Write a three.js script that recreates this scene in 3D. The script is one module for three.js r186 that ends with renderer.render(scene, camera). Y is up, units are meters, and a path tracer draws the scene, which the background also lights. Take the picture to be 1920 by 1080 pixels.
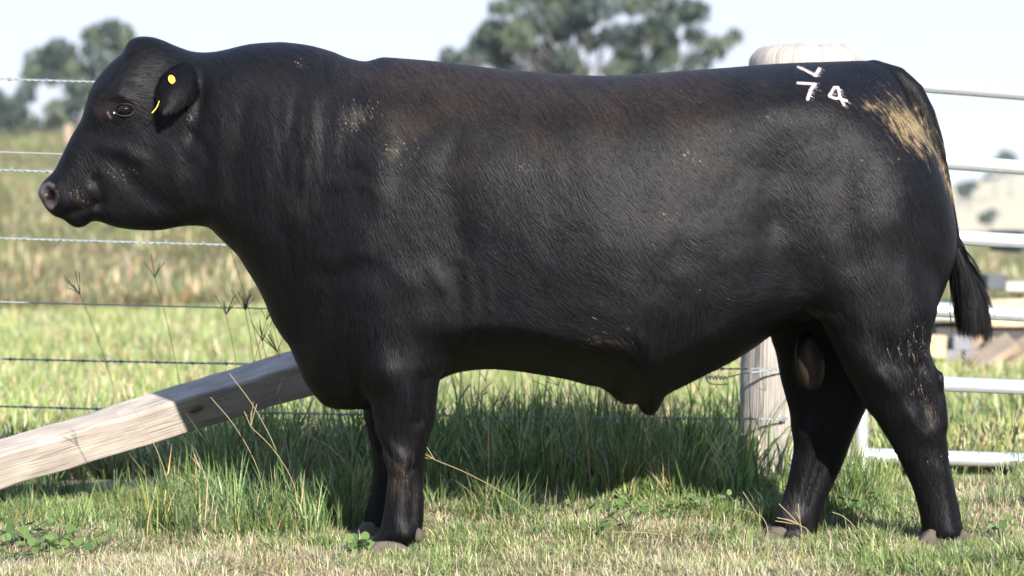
import * as THREE from 'three';
import { mergeGeometries } from 'three/addons/utils/BufferGeometryUtils.js';
import { createNoise2D, createNoise3D } from 'simplex-noise';

// ------------------------------------------------------------------ camera, sky, sun, exposure
const scene = new THREE.Scene();
const EYE = 0.94, DIST = 8, FPX = 5120, HORIZON = 417;      // focal length in pixels of the 1920 wide photograph
const PITCH = Math.atan((540 - HORIZON) / FPX);
const camera = new THREE.PerspectiveCamera((2 * Math.atan(540 / FPX) * 180) / Math.PI, 16 / 9, 0.1, 3000);
camera.position.set(0, EYE, DIST);
camera.rotation.x = -PITCH;
camera.focus = 7.85;
camera.userData.fStop = 3.4;
const SUN_EL = (25 * Math.PI) / 180, SUN_AZ = (18 * Math.PI) / 180;   // behind the photographer, to the right
const sunDir = new THREE.Vector3(Math.sin(SUN_AZ) * Math.cos(SUN_EL), Math.sin(SUN_EL), Math.cos(SUN_AZ) * Math.cos(SUN_EL));
{
  const W = 512, H = 256, data = new Float32Array(W * H * 4);
  for (let j = 0; j < H; j++) {
    const el = ((j + 0.5) / H - 0.5) * Math.PI, s = Math.max(0, Math.sin(el));
    for (let i = 0; i < W; i++) {
      const k = 1 - Math.exp(-s * 3.2), o = (j * W + i) * 4;
      data[o] = 0.268 * (1 - k) + 0.175 * k; data[o + 1] = 0.28 * (1 - k) + 0.26 * k; data[o + 2] = 0.297 * (1 - k) + 0.44 * k; data[o + 3] = 1;
    }
  }
  const sky = new THREE.DataTexture(data, W, H, THREE.RGBAFormat, THREE.FloatType);
  sky.mapping = THREE.EquirectangularReflectionMapping; sky.magFilter = THREE.LinearFilter; sky.needsUpdate = true;
  scene.background = sky; scene.environment = sky;
}
const sun = new THREE.DirectionalLight(new THREE.Color(1, 0.95, 0.87), 4.4);
sun.name = 'sun'; sun.position.copy(sunDir).multiplyScalar(40); sun.castShadow = true;
sun.shadow.mapSize.set(4096, 4096); sun.shadow.radius = 1.2;
Object.assign(sun.shadow.camera, { left: -12, right: 12, top: 12, bottom: -12, near: 1, far: 90 });
scene.add(sun, sun.target);
const renderer = new THREE.WebGLRenderer({ antialias: true });
renderer.toneMapping = THREE.LinearToneMapping;
renderer.toneMappingExposure = 3.75;
renderer.shadowMap.enabled = true;

// ------------------------------------------------------------------ helpers
function rng(seed) { let s = seed | 0; return () => { s = (s + 0x6d2b79f5) | 0; let t = Math.imul(s ^ (s >>> 15), 1 | s); t = (t + Math.imul(t ^ (t >>> 7), 61 | t)) ^ t; return ((t ^ (t >>> 14)) >>> 0) / 4294967296; }; }
const n2 = createNoise2D(rng(11)), n3 = createNoise3D(rng(12));
const clamp = (x, a = 0, b = 1) => Math.min(b, Math.max(a, x));
const sstep = (a, b, x) => { const t = clamp((x - a) / (b - a)); return t * t * (3 - 2 * t); };
const lerp = (a, b, t) => a + (b - a) * t;
const fbm = (x, y, o = 4) => { let s = 0, a = 0.5; for (let i = 0; i < o; i++) { s += a * n2(x, y); x = x * 2.03 + 7.1; y = y * 2.03 - 3.7; a *= 0.5; } return s; };
const V = (x, y, z) => new THREE.Vector3(x, y, z);
// a pixel of the photograph to the point where its ray meets the plane z
const SP = Math.sin(PITCH), CP = Math.cos(PITCH);
function at(px, py, z = 0) {
  const x = (px - 960) / FPX, y = -(py - 540) / FPX, dy = y * CP - SP, dz = -CP - y * SP, t = (z - DIST) / dz;
  return V(x * t, EYE + dy * t, z);
}
function toPx(X, Y, z = 0) { const dy = Y - EYE, dz = z - DIST, cy = dy * CP - dz * SP, cz = dy * SP + dz * CP; return [960 + (FPX * X) / -cz, 540 - (FPX * cy) / -cz]; }
const used = new Map();
function named(o, name, parent = scene) {
  if (parent === scene) { const k = used.get(name) ?? 0; used.set(name, k + 1); o.name = k ? name + '_' + String(k).padStart(3, '0') : name; } else o.name = name;
  o.traverse((c) => { if (c.isMesh) { c.castShadow = true; c.receiveShadow = true; } });
  parent.add(o);
  return o;
}
function tag(o, label, category, group, kind) { o.userData.label = label; if (category) o.userData.category = category; if (group) o.userData.group = group; if (kind) o.userData.kind = kind; return o; }
const mesh = (g, m, name, parent) => named(new THREE.Mesh(g, m), name, parent);
const thing = (name, label, category, group, pos) => { const g = new THREE.Group(); named(g, name); tag(g, label, category, group); if (pos) g.position.copy(pos); return g; };
const std = (o) => new THREE.MeshStandardMaterial(o);
const phys = (o) => new THREE.MeshPhysicalMaterial(o);
const lin = (r, g, b) => new THREE.Color().setRGB(r, g, b);
const toS = (v) => { v = clamp(v); return Math.round(255 * (v <= 0.0031308 ? v * 12.92 : 1.055 * Math.pow(v, 1 / 2.4) - 0.055)); };
function tex(w, h, f, srgb = true) {           // f(x, y) -> [r, g, b] linear values
  const d = new Uint8Array(w * h * 4);
  for (let y = 0; y < h; y++) for (let x = 0; x < w; x++) {
    const c = f(x, y), o = (y * w + x) * 4;
    for (let k = 0; k < 3; k++) d[o + k] = srgb ? toS(c[k]) : Math.round(255 * clamp(c[k]));
    d[o + 3] = 255;
  }
  const t = new THREE.DataTexture(d, w, h); t.magFilter = THREE.LinearFilter; t.minFilter = THREE.LinearFilter; t.wrapS = t.wrapT = THREE.RepeatWrapping;
  if (srgb) t.colorSpace = THREE.SRGBColorSpace;
  t.needsUpdate = true;
  return t;
}
function geo(pos, idx, extra = {}) {
  const g = new THREE.BufferGeometry();
  g.setAttribute('position', new THREE.BufferAttribute(new Float32Array(pos), 3));
  if (extra.color) g.setAttribute('color', new THREE.BufferAttribute(new Float32Array(extra.color), 3));
  if (extra.uv) g.setAttribute('uv', new THREE.BufferAttribute(new Float32Array(extra.uv), 2));
  if (extra.normal) g.setAttribute('normal', new THREE.BufferAttribute(new Float32Array(extra.normal), 3));
  if (idx) g.setIndex(idx.length > 65000 ? new THREE.BufferAttribute(new Uint32Array(idx), 1) : idx);
  if (!extra.normal) g.computeVertexNormals();
  return g;
}

// ------------------------------------------------------------------ terrain
function H(x, z) {
  const d = 8 - z;
  let h = 0.018 * n2(x * 0.9, z * 0.9) * sstep(30, 8, d) + 0.05 * n2(x * 0.13 + 5, z * 0.13) * sstep(2.5, 8, d);
  h -= 0.045 * Math.exp(-((x - 0.83) ** 2 / 0.09 + (z + 0.17) ** 2 / 0.05));            // the far hind foot stands in a hollow
  const left = 1 - sstep(-0.02, 0.12, x / (d + 4)), t = clamp((d - 26) / 124);
  h += left * 5.6 * (t < 0.06 ? (t * t) / 0.12 : t - 0.03) * 1.03;
  if (d > 26) h += left * 0.25 * n2(x * 0.06, z * 0.05) * sstep(26, 45, d);
  const far = sstep(240, 620, d);
  if (far > 0) h += (1 - left) * far * clamp(7 + (x - 97) * 0.24, 0.5, 15) * sstep(1000, 660, d) + far * left * -3;
  return h;
}
scene.fog = new THREE.FogExp2(new THREE.Color().setRGB(0.9, 0.94, 1), 0.00015);   // thin summer haze over the far hill
const RANDG = rng(5);
function grassiness(x, z) {                     // 0 dry and bare, 1 green
  return clamp(0.5 + 0.75 * fbm(x * 0.55 + 3, z * 0.55, 3) + 0.3 * fbm(x * 2.6, z * 2.6 + 9, 2));
}
{
  const N = 320, pos = [], idx = [], col = [], uv = [], map = (t, c, s) => c + (Math.sinh(t * 7.2) / Math.sinh(7.2)) * s;
  for (let j = 0; j <= N; j++) for (let i = 0; i <= N; i++) {
    const x = map((i / N) * 2 - 1, 0, 700), z = map((j / N) * 2 - 1, -1, 900), d = 8 - z, y = H(x, z);
    pos.push(x, y, z); uv.push(x * 0.8, z * 0.8);
    const g = grassiness(x, z), big = fbm(x * 0.11 + 30, z * 0.08 + 4, 4);
    const near = [lerp(0.155, 0.085, g), lerp(0.125, 0.1, g), lerp(0.075, 0.04, g)];
    const pas = [lerp(0.2, 0.115, clamp(g + 0.2)), lerp(0.19, 0.155, g), lerp(0.09, 0.045, g)];
    const bk = big > 0.16 ? [0.095, 0.115, 0.05] : big < -0.24 ? [0.18, 0.145, 0.11] : [0.125, 0.128, 0.075];
    const dry = [0.46, 0.4, 0.27];
    const a = sstep(9.6, 10.6, d), b = sstep(24, 30, d + 2 * big), c = sstep(170, 260, d);
    for (let k = 0; k < 3; k++) col.push(lerp(lerp(lerp(near[k], pas[k], a), bk[k], b), dry[k], c));
  }
  const w = N + 1;
  for (let j = 0; j < N; j++) for (let i = 0; i < N; i++) { const a = j * w + i; idx.push(a, a + w, a + 1, a + 1, a + w, a + w + 1); }
  const grain = tex(512, 512, (x, y) => { const q = 0.8 + 0.25 * n2(x * 0.11, y * 0.11) + 0.22 * n2(x * 0.37, y * 0.31); return [q, q * 0.98, q * 0.94]; });
  const bump = tex(256, 256, (x, y) => { const q = 0.5 + 0.3 * n2(x * 0.15, y * 0.15) + 0.2 * n2(x * 0.4, y * 0.4); return [q, q, q]; }, false);
  const m = std({ vertexColors: true, map: grain, bumpMap: bump, bumpScale: 0.02, roughness: 1 });
  const g = mesh(geo(pos, idx, { color: col, uv }), m, 'ground');
  g.userData.kind = 'structure'; g.userData.label = 'rough pasture ground rising to a grassy bank';
}

// ------------------------------------------------------------------ grass
const GRASS = { green: [0.085, 0.13, 0.034], light: [0.175, 0.22, 0.07], deep: [0.06, 0.105, 0.04], straw: [0.34, 0.28, 0.165], pale: [0.4, 0.36, 0.25], olive: [0.11, 0.122, 0.055], rust: [0.25, 0.14, 0.07] };
function pick(r, mix) { let t = r(); for (const [k, w] of mix) { if ((t -= w) <= 0) return GRASS[k]; } return GRASS[mix[0][0]]; }
function blade(o, r, bx, bz, h, w, lean, az, curl, c, seg = 3, y0 = 0) {
  const dx = Math.cos(az), dz = Math.sin(az), tw = az + Math.PI / 2 + (r() - 0.5) * 1.2, wx = Math.cos(tw) * w * 0.5, wz = Math.sin(tw) * w * 0.5, first = o.pos.length / 3;
  let x = bx, y = y0, z = bz, a = lean;
  for (let i = 0; i <= seg; i++) {
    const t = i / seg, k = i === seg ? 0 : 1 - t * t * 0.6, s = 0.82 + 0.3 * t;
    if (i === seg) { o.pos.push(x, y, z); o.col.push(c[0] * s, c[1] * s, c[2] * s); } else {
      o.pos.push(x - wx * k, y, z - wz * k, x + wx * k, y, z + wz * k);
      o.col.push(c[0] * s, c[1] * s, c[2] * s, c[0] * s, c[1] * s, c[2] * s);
    }
    const step = h / seg;
    x += dx * Math.sin(a) * step; z += dz * Math.sin(a) * step; y += Math.cos(a) * step; a += curl / seg;
    if (i < seg - 1) { const p = first + i * 2; o.idx.push(p, p + 1, p + 2, p + 1, p + 3, p + 2); } else if (i === seg - 1) { const p = first + i * 2; o.idx.push(p, p + 1, p + 2); }
  }
}
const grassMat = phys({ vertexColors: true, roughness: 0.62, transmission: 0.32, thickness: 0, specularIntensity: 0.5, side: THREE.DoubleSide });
function tuft(seed, n, rad, hMin, hMax, w, mix, leanMax, curlMax, flat = 0) {
  const r = rng(seed), o = { pos: [], idx: [], col: [] };
  for (let i = 0; i < n; i++) {
    const az = r() * 6.283, q = Math.sqrt(r()) * rad, c = pick(r, mix), f = 0.75 + 0.5 * r(), lying = r() < flat;
    const h = lerp(hMin, hMax, r() * r() * 0.6 + r() * 0.4);
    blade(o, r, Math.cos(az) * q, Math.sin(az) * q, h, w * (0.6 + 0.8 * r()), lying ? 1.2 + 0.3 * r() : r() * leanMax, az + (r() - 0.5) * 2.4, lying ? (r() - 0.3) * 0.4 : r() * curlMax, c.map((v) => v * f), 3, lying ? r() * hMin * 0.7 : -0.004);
  }
  return geo(o.pos, o.idx, { color: o.col });
}
function spread(name, label, geos, places) {     // places: [x, z, scale, tint, variant, y offset]
  geos.forEach((g, v) => {
    const mine = places.filter((p) => p[4] === v);
    if (!mine.length) return;
    const im = new THREE.InstancedMesh(g, grassMat, mine.length), M = new THREE.Matrix4(), q = new THREE.Quaternion(), e = new THREE.Euler();
    mine.forEach(([x, z, s, tint, , yo = 0], i) => {
      e.set((RANDG() - 0.5) * 0.25, RANDG() * 6.283, (RANDG() - 0.5) * 0.25); q.setFromEuler(e);
      M.compose(V(x, H(x, z) + yo, z), q, V(s, s * (0.85 + 0.3 * RANDG()), s)); im.setMatrixAt(i, M); im.setColorAt(i, tint);
    });
    named(im, name); tag(im, label, 'grass', null, 'stuff');
  });
}
const bright = (c, f) => c.multiplyScalar(f);
const tintOf = (r, k = 0.25) => lin(1 + (r() - 0.5) * k, 1 + (r() - 0.5) * k * 0.8, 1 + (r() - 0.5) * k);
{
  // short mown grass with dry thatch round the bull
  const lush = [['green', 0.45], ['light', 0.35], ['straw', 0.12], ['pale', 0.08]], mid = [['green', 0.16], ['light', 0.28], ['straw', 0.32], ['pale', 0.24]], dry = [['straw', 0.46], ['pale', 0.34], ['light', 0.14], ['rust', 0.06]];
  const gs = [];
  for (let k = 0; k < 4; k++) gs.push(tuft(100 + k, 54, 0.055, 0.03, 0.1, 0.0033, lush, 0.95, 1.6, 0.15));
  for (let k = 0; k < 4; k++) gs.push(tuft(110 + k, 54, 0.06, 0.025, 0.09, 0.0028, mid, 1.15, 1.7, 0.38));
  for (let k = 0; k < 4; k++) gs.push(tuft(120 + k, 56, 0.065, 0.02, 0.085, 0.0023, dry, 1.3, 1.6, 0.55));
  const r = rng(77), pl = [], FEET = [[738, .2], [712, -.2], [1768, .2], [1474, -.15]].map(([px, z]) => [at(px, 1030, z).x, z]);
  for (let i = 0; i < 11500; i++) {
    const x = (r() - 0.5) * 5.6, z = 1.7 - r() * 3.0, g = grassiness(x, z) - 0.1 + 0.3 * sstep(0.2, -0.8, z) + (r() - 0.5) * 0.4;
    const v = g > 0.72 ? 0 : g > 0.42 ? 4 : 8;
    const trod = FEET.some(([a, b]) => Math.abs(x - a) < 0.15 && z > b - 0.12 && z < b + 0.4) ? (x > 0 ? 0.6 : 0.8) : 1;
    pl.push([x, z, (0.62 + 0.5 * r()) * (v === 0 ? 1.15 : 1) * trod, tintOf(r), v + Math.floor(r() * 4)]);
  }
  spread('lawn_grass', 'short green and straw coloured grass round the bull', gs, pl);
}
{
  // longer grass left standing along the fence
  const mixT = [['green', 0.42], ['deep', 0.22], ['light', 0.18], ['straw', 0.18]], gs = [];
  for (let k = 0; k < 5; k++) gs.push(tuft(200 + k, 30, 0.08, 0.14, 0.5, 0.0066, mixT, 0.45, 1.25));
  for (let k = 0; k < 3; k++) gs.push(tuft(210 + k, 26, 0.09, 0.08, 0.24, 0.0085, [['green', 0.6], ['light', 0.3], ['deep', 0.1]], 0.9, 1.4));
  const r = rng(78), pl = [];
  for (let i = 0; i < 2600; i++) {
    const x = (r() - 0.5) * 6.4, z = -0.82 - r() * 1.3;
    const dens = Math.max(sstep(-1.25, -0.75, x) * sstep(1.25, 0.95, x), 0.16) * (0.55 + 0.45 * n2(x * 2.2, z * 2.2 + 40));
    if (r() > dens * (x > 0.62 ? 0.35 : 0.85)) continue;
    const edge = sstep(-0.75, -1.25, z), tall = x > 1.2 || x < -1.1 ? 0.5 : 1;
    pl.push([x, z, (0.42 + 0.42 * edge + 0.3 * r()) * tall, bright(tintOf(r, 0.35), 1.5), r() < 0.3 + 0.4 * (1 - edge) ? 5 + Math.floor(r() * 3) : Math.floor(r() * 5)]);
  }
  for (let i = 0; i < 34; i++) { const x = 0.98 + r() * 0.16, z = -0.6 - r() * 0.7; pl.push([x, z, 0.4 + 0.3 * r(), tintOf(r, 0.3), Math.floor(r() * 5)]); }
  for (let i = 0; i < 520; i++) { const x = (r() - 0.5) * 5.2, z = -0.25 - r() * 0.75; if (r() < 0.5 + 0.5 * n2(x * 2.5, z * 2.5)) pl.push([x, z, 0.22 + 0.34 * r(), tintOf(r, 0.35), r() < 0.5 ? 5 + Math.floor(r() * 3) : Math.floor(r() * 5)]); }
  for (let i = 0; i < 130; i++) { const x = -1.0 + r() * 0.62 - 0.1, z = -0.15 - r() * 0.8; pl.push([x, z, 0.35 + 0.4 * r(), tintOf(r, 0.35), Math.floor(r() * 8)]); }
  for (let i = 0; i < 330; i++) { const x = (r() - 0.5) * 5.2, z = 1.2 - r() * 1.5; if (n2(x * 1.7 + 8, z * 1.7) > -0.1) pl.push([x, z, 0.18 + 0.22 * r(), tintOf(r, 0.35), 5 + Math.floor(r() * 3)]); }
  spread('fence_line_grass', 'long dark green grass standing along the wire fence', gs, pl);
}
{
  // pasture beyond the fence, then the rough bank
  const gs = [], mixP = [['light', 0.62], ['green', 0.08], ['straw', 0.16], ['pale', 0.14]], mixB = [['straw', 0.14], ['pale', 0.04], ['olive', 0.7], ['rust', 0.12]], mixG = [['olive', 0.6], ['light', 0.3], ['straw', 0.1]];
  for (let k = 0; k < 3; k++) gs.push(tuft(300 + k, 46, 0.13, 0.06, 0.2, 0.009, mixP, 0.8, 1.2));
  for (let k = 0; k < 2; k++) gs.push(tuft(310 + k, 46, 0.14, 0.04, 0.14, 0.007, [['straw', 0.5], ['pale', 0.3], ['light', 0.2]], 1.1, 1.0, 0.3));
  const r = rng(79), pl = [];
  for (let i = 0; i < 23000; i++) {
    const d = 9.9 + 19 * Math.pow(r(), 1.25), half = 0.33 * d + 1.2, x = (r() - 0.5) * 2 * half, z = 8 - d, g = grassiness(x, z) + (r() - 0.5) * 0.3;
    const yard = x > 2.1 && x < 5.5 && z < -7.9 && z > -11 ? 0.4 : 1;
    pl.push([x, z, (0.7 + 0.6 * r()) * (1 + (d - 10) * 0.012) * yard, tintOf(r), g < 0.3 ? 3 + Math.floor(r() * 2) : Math.floor(r() * 3)]);
  }
  spread('pasture_grass', 'bright green pasture grass beyond the wire fence', gs, pl);
  const bs = [];
  for (let k = 0; k < 3; k++) bs.push(tuft(320 + k, 70, 0.42, 0.12, 0.42, 0.022, mixB, 1.2, 1.2));
  for (let k = 0; k < 2; k++) bs.push(tuft(330 + k, 70, 0.42, 0.12, 0.36, 0.024, mixG, 1.2, 1.2));
  const pb = [];
  for (let i = 0; i < 22000; i++) {
    const d = 27 + 133 * Math.pow(r(), 1.6), half = 0.3 * d, x = (r() - 0.5) * 2 * half, z = 8 - d, big = fbm(x * 0.11 + 30, z * 0.08 + 4, 4);
    if (big < -0.24 && r() < 0.7) continue;
    pb.push([x, z, (0.6 + 0.7 * r()) * (d > 110 ? 1.6 : 1), tintOf(r), big + (r() - 0.5) * 0.3 > 0.14 ? 3 + Math.floor(r() * 2) : Math.floor(r() * 3)]);
  }
  spread('bank_grass', 'rough tan and olive grass on the bank behind the pasture', bs, pb);
}

// ------------------------------------------------------------------ the bull: outlines traced from its side, in photograph pixels
const TORSO = [[238, 84], [245, 75], [258, 70], [281, 69], [304, 75], [332, 87], [363, 97], [394, 98], [421, 94], [468, 83], [514, 79.5], [541, 80], [584, 86], [623, 97], [650, 108], [680, 115], [697, 113], [715, 108], [729, 108], [757, 110], [806, 114], [877, 122], [947, 131], [1017, 136], [1100, 142], [1150, 142], [1200, 139], [1290, 133], [1380, 126], [1440, 121], [1500, 118], [1560, 116], [1617, 114], [1645, 119], [1668, 132], [1690, 160], [1708, 200], [1728, 240], [1748, 280], [1765, 325], [1780, 380], [1789, 430], [1788, 480], [1780, 510], [1762, 556], [1751, 582], [1744, 613], [1730, 650], [1680, 672], [1600, 650], [1545, 602], [1490, 606], [1446, 629], [1417, 650], [1382, 673], [1337, 696], [1288, 721], [1253, 738], [1243, 750], [1237, 763], [1227, 775], [1214, 779], [1201, 770], [1194, 757], [1175, 758], [1159, 752], [1143, 738], [1124, 726], [1098, 721], [1065, 712], [1020, 704], [975, 697], [933, 693], [901, 693], [872, 696], [846, 702], [825, 712], [780, 735], [740, 755], [692, 765], [668, 767], [641, 767], [618, 764], [602, 755], [587, 737], [571, 714], [556, 679], [542, 648], [530, 633], [510, 600], [497, 567], [480, 533], [463, 506], [447, 480], [427, 460], [408, 442], [391, 427], [363, 423], [335, 425], [304, 431], [273, 432], [234, 429], [207, 423], [188, 416], [172, 415], [160, 423], [145, 427], [131, 421], [118, 411], [102, 405], [87, 392], [77, 376], [72, 363], [75, 351], [85, 337], [102, 320], [118, 289], [133, 258], [153, 223], [161, 195], [172, 164], [191, 137], [211, 116], [230, 100]];
// [px, py, half width m, rounding radius m, exponent]
const CTRL = [[85, 365, .06, .045, 2], [120, 370, .078, .055, 2], [110, 395, .06, .04, 2], [150, 330, .083, .06, 2], [180, 290, .085, .07, 2], [150, 412, .045, .028, 2], [200, 395, .07, .045, 2], [190, 350, .088, .06, 2], [200, 210, .1, .07, 2], [240, 190, .128, .09, 2], [235, 150, .12, .08, 2], [180, 180, .085, .06, 2], [280, 105, .095, .075, 2], [320, 150, .115, .085, 2], [260, 260, .118, .08, 2], [270, 330, .112, .08, 2], [330, 330, .13, .09, 2], [300, 400, .09, .06, 2], [240, 410, .07, .05, 2], [310, 240, .125, .1, 2],
  [370, 140, .13, .09, 2], [390, 220, .165, .12, 2], [380, 320, .15, .1, 2], [395, 400, .12, .07, 2], [450, 120, .16, .1, 2], [450, 250, .2, .14, 2], [440, 390, .17, .09, 2], [520, 110, .16, .11, 2], [530, 200, .225, .15, 2], [530, 330, .25, .18, 2], [500, 450, .2, .11, 2], [530, 560, .15, .12, 2], [600, 130, .18, .12, 2], [620, 220, .26, .16, 2], [620, 350, .29, .2, 2], [610, 480, .27, .2, 2], [600, 600, .2, .15, 2], [650, 620, .27, .16, 2], [580, 670, .14, .11, 2], [630, 720, .15, .1, 2], [690, 715, .2, .1, 2],
  [720, 140, .19, .13, 2], [700, 210, .27, .17, 2], [740, 300, .325, .2, 2], [740, 420, .355, .24, 2], [700, 540, .335, .2, 2], [780, 540, .35, .2, 2], [760, 640, .31, .15, 1.8], [740, 710, .26, .11, 1.7],
  [860, 150, .2, .14, 2.1], [860, 220, .315, .16, 2.1], [880, 340, .38, .24, 2], [880, 470, .375, .22, 2], [880, 580, .35, .15, 1.5], [870, 650, .32, .13, 1.45], [900, 690, .31, .13, 1.35],
  [1080, 165, .24, .15, 2.2], [1080, 230, .34, .16, 2.2], [1080, 350, .40, .24, 2], [1080, 470, .415, .22, 2], [1080, 575, .395, .15, 1.5], [1080, 640, .365, .135, 1.4], [1080, 700, .345, .13, 1.35],
  [1280, 155, .25, .14, 2.2], [1280, 220, .335, .16, 2.2], [1280, 350, .39, .24, 2], [1280, 470, .405, .22, 2], [1250, 570, .385, .15, 1.6], [1240, 640, .35, .125, 1.4], [1300, 690, .27, .11, 1.35], [1190, 700, .29, .12, 1.35], [1180, 750, .06, .05, 1.7], [1216, 765, .04, .035, 2],
  [1420, 140, .24, .12, 2.1], [1420, 210, .325, .14, 2.2], [1430, 330, .345, .22, 2], [1420, 450, .365, .2, 2], [1410, 550, .345, .13, 1.6], [1400, 620, .3, .105, 1.4], [1350, 650, .3, .11, 1.35],
  [1520, 135, .22, .11, 2.1], [1530, 200, .3, .14, 2.1], [1560, 320, .335, .2, 2], [1540, 430, .345, .2, 2], [1500, 520, .33, .13, 1.9], [1490, 585, .29, .07, 1.6], [1620, 145, .14, .1, 2], [1630, 220, .25, .15, 2], [1640, 320, .325, .19, 2], [1650, 430, .335, .2, 2], [1640, 530, .315, .17, 2], [1590, 610, .29, .09, 1.9], [1680, 190, .17, .11, 2], [1710, 280, .255, .12, 2], [1740, 380, .265, .12, 2], [1760, 460, .24, .12, 2], [1730, 560, .25, .12, 2], [1680, 630, .24, .1, 2]];
// folds, muscle edges and hollows: [points, sigma px, depth m]
const RELIEF = [
  [[[560, 190], [545, 300], [540, 420], [560, 520]], 9, -.010], [[[600, 180], [590, 300], [575, 420]], 9, .008], [[[625, 200], [620, 300], [600, 430]], 8, -.008], [[[505, 250], [495, 360], [500, 460]], 12, .007], [[[470, 200], [455, 320], [450, 420]], 10, -.007], [[[425, 220], [420, 320], [410, 400]], 9, .007],
  [[[381, 105], [390, 150], [385, 210], [372, 260]], 9, -.016], [[[372, 250], [390, 270], [400, 300]], 6, -.006],
  [[[640, 330], [668, 320], [690, 326]], 8, -.012], [[[655, 350], [685, 345], [710, 360]], 8, .010], [[[690, 150], [670, 220], [660, 280]], 16, -.012], [[[700, 115], [690, 140]], 8, -.012],
  [[[610, 482], [650, 482], [700, 470]], 9, .012], [[[610, 505], [660, 510], [720, 505]], 13, -.012], [[[625, 520], [640, 600], [645, 690]], 12, -.016], [[[580, 500], [590, 600], [610, 690]], 14, .012], [[[545, 540], [560, 600], [575, 660]], 12, -.01],
  [[[690, 560], [740, 580], [790, 620]], 24, .016], [[[725, 190], [715, 320], [690, 460]], 30, .014], [[[770, 540], [800, 600]], 38, .014], [[[850, 260], [845, 360], [850, 460]], 28, -.014], [[[1130, 500], [1230, 530]], 80, .012], [[[1440, 440], [1460, 520]], 38, -.016], [[[1425, 188], [1450, 196]], 20, .012], [[[1620, 400], [1660, 470]], 65, .014], [[[1705, 320], [1722, 440], [1715, 560]], 18, -.03], [[[560, 480], [575, 560]], 30, -.01], [[[1540, 300], [1570, 400]], 34, -.01], [[[700, 640], [750, 650], [800, 640]], 20, -.01], [[[820, 500], [845, 560], [850, 620]], 11, .016], [[[862, 500], [868, 570], [850, 640]], 9, -.020], [[[880, 510], [890, 570], [878, 640]], 7, .011], [[[897, 510], [905, 570], [900, 640]], 6, -.010], [[[912, 500], [916, 560], [914, 620]], 5, .010], [[[928, 500], [932, 570]], 8, -.008],
  [[[1490, 250], [1440, 330], [1430, 420], [1450, 500]], 34, -.006], [[[1500, 300], [1490, 400], [1520, 480], [1570, 560]], 22, .010], [[[1470, 560], [1520, 545], [1560, 570], [1600, 640]], 10, .014], [[[1480, 580], [1530, 572], [1566, 610]], 6, -.006], [[[1640, 180], [1680, 200], [1705, 240]], 12, -.012],
  [[[1700, 420], [1700, 520], [1690, 600]], 14, -.006], [[[1300, 180], [1330, 250], [1360, 330]], 30, -.005], [[[1390, 200], [1430, 230], [1480, 240]], 22, .010],
  [[[1000, 260], [1020, 360], [1040, 480]], 18, -.004], [[[1070, 250], [1095, 360], [1120, 480]], 18, .004], [[[1150, 250], [1170, 370], [1190, 480]], 18, -.004], [[[1190, 625], [1205, 650], [1222, 668]], 7, .014], [[[1175, 630], [1185, 660]], 9, -.012], [[[1085, 612], [1130, 622], [1180, 622]], 12, .008],
  [[[206, 186], [232, 180], [252, 190]], 6, .010], [[[213, 218], [233, 221], [251, 212]], 5, .006], [[[190, 172], [225, 152], [260, 150]], 7, .008], [[[225, 158], [240, 143], [262, 146]], 4, -.004], [[[150, 250], [190, 250], [225, 240]], 12, -.006], [[[200, 275], [240, 285], [275, 300]], 10, .007], [[[230, 310], [260, 350], [300, 380], [345, 395]], 14, -.008], [[[330, 290], [345, 340], [340, 390]], 16, .010],
  [[[118, 404], [145, 396], [178, 388], [200, 378]], 3.5, -.014], [[[130, 380], [160, 372], [178, 360]], 12, .009], [[[188, 340], [194, 362], [192, 384]], 7, -.012], [[[82, 372], [86, 352], [97, 346]], 4, .007], [[[88, 384], [102, 388], [110, 378]], 4, .006], [[[95, 360], [104, 367], [101, 378]], 5.5, -.04], [[[110, 350], [116, 366], [112, 384]], 4, .005]];
function catmull(p, sub = 3) { const out = []; for (let i = 0; i < p.length; i++) { const [a, b, c, d] = [-1, 0, 1, 2].map((k) => p[(i + k + p.length) % p.length]); for (let s = 0; s < sub; s++) { const t = s / sub, q = (k) => 0.5 * (2 * b[k] + (c[k] - a[k]) * t + (2 * a[k] - 5 * b[k] + 4 * c[k] - d[k]) * t * t + (3 * b[k] - a[k] - 3 * c[k] + d[k]) * t * t * t); out.push([q(0), q(1)]); } } return out; }
const outline = (p, z) => catmull(p).map(([x, y]) => { const v = at(x, y, z); return [v.x, v.y]; });
const CELL = 0.0075, X0 = -1.46, Y0 = -0.08, Z0 = -0.47, NX = 392, NY = 216, NZ = 126;
function signedDistance(poly) {
  const d = new Float32Array(NX * NY), n = poly.length;
  for (let j = 0; j < NY; j++) for (let i = 0; i < NX; i++) {
    const x = X0 + i * CELL, y = Y0 + j * CELL;
    let best = 1e9, inside = false;
    for (let a = 0, b = n - 1; a < n; b = a++) {
      const ax = poly[a][0], ay = poly[a][1], ex = poly[b][0] - ax, ey = poly[b][1] - ay, wx = x - ax, wy = y - ay, t = clamp((wx * ex + wy * ey) / (ex * ex + ey * ey + 1e-12)), qx = wx - ex * t, qy = wy - ey * t, q = qx * qx + qy * qy;
      if (q < best) best = q;
      if (ay > y !== poly[b][1] > y && x < (ex * (y - ay)) / ey + ax) inside = !inside;
    }
    d[j * NX + i] = inside ? Math.sqrt(best) : -Math.sqrt(best);
  }
  return d;
}
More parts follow.
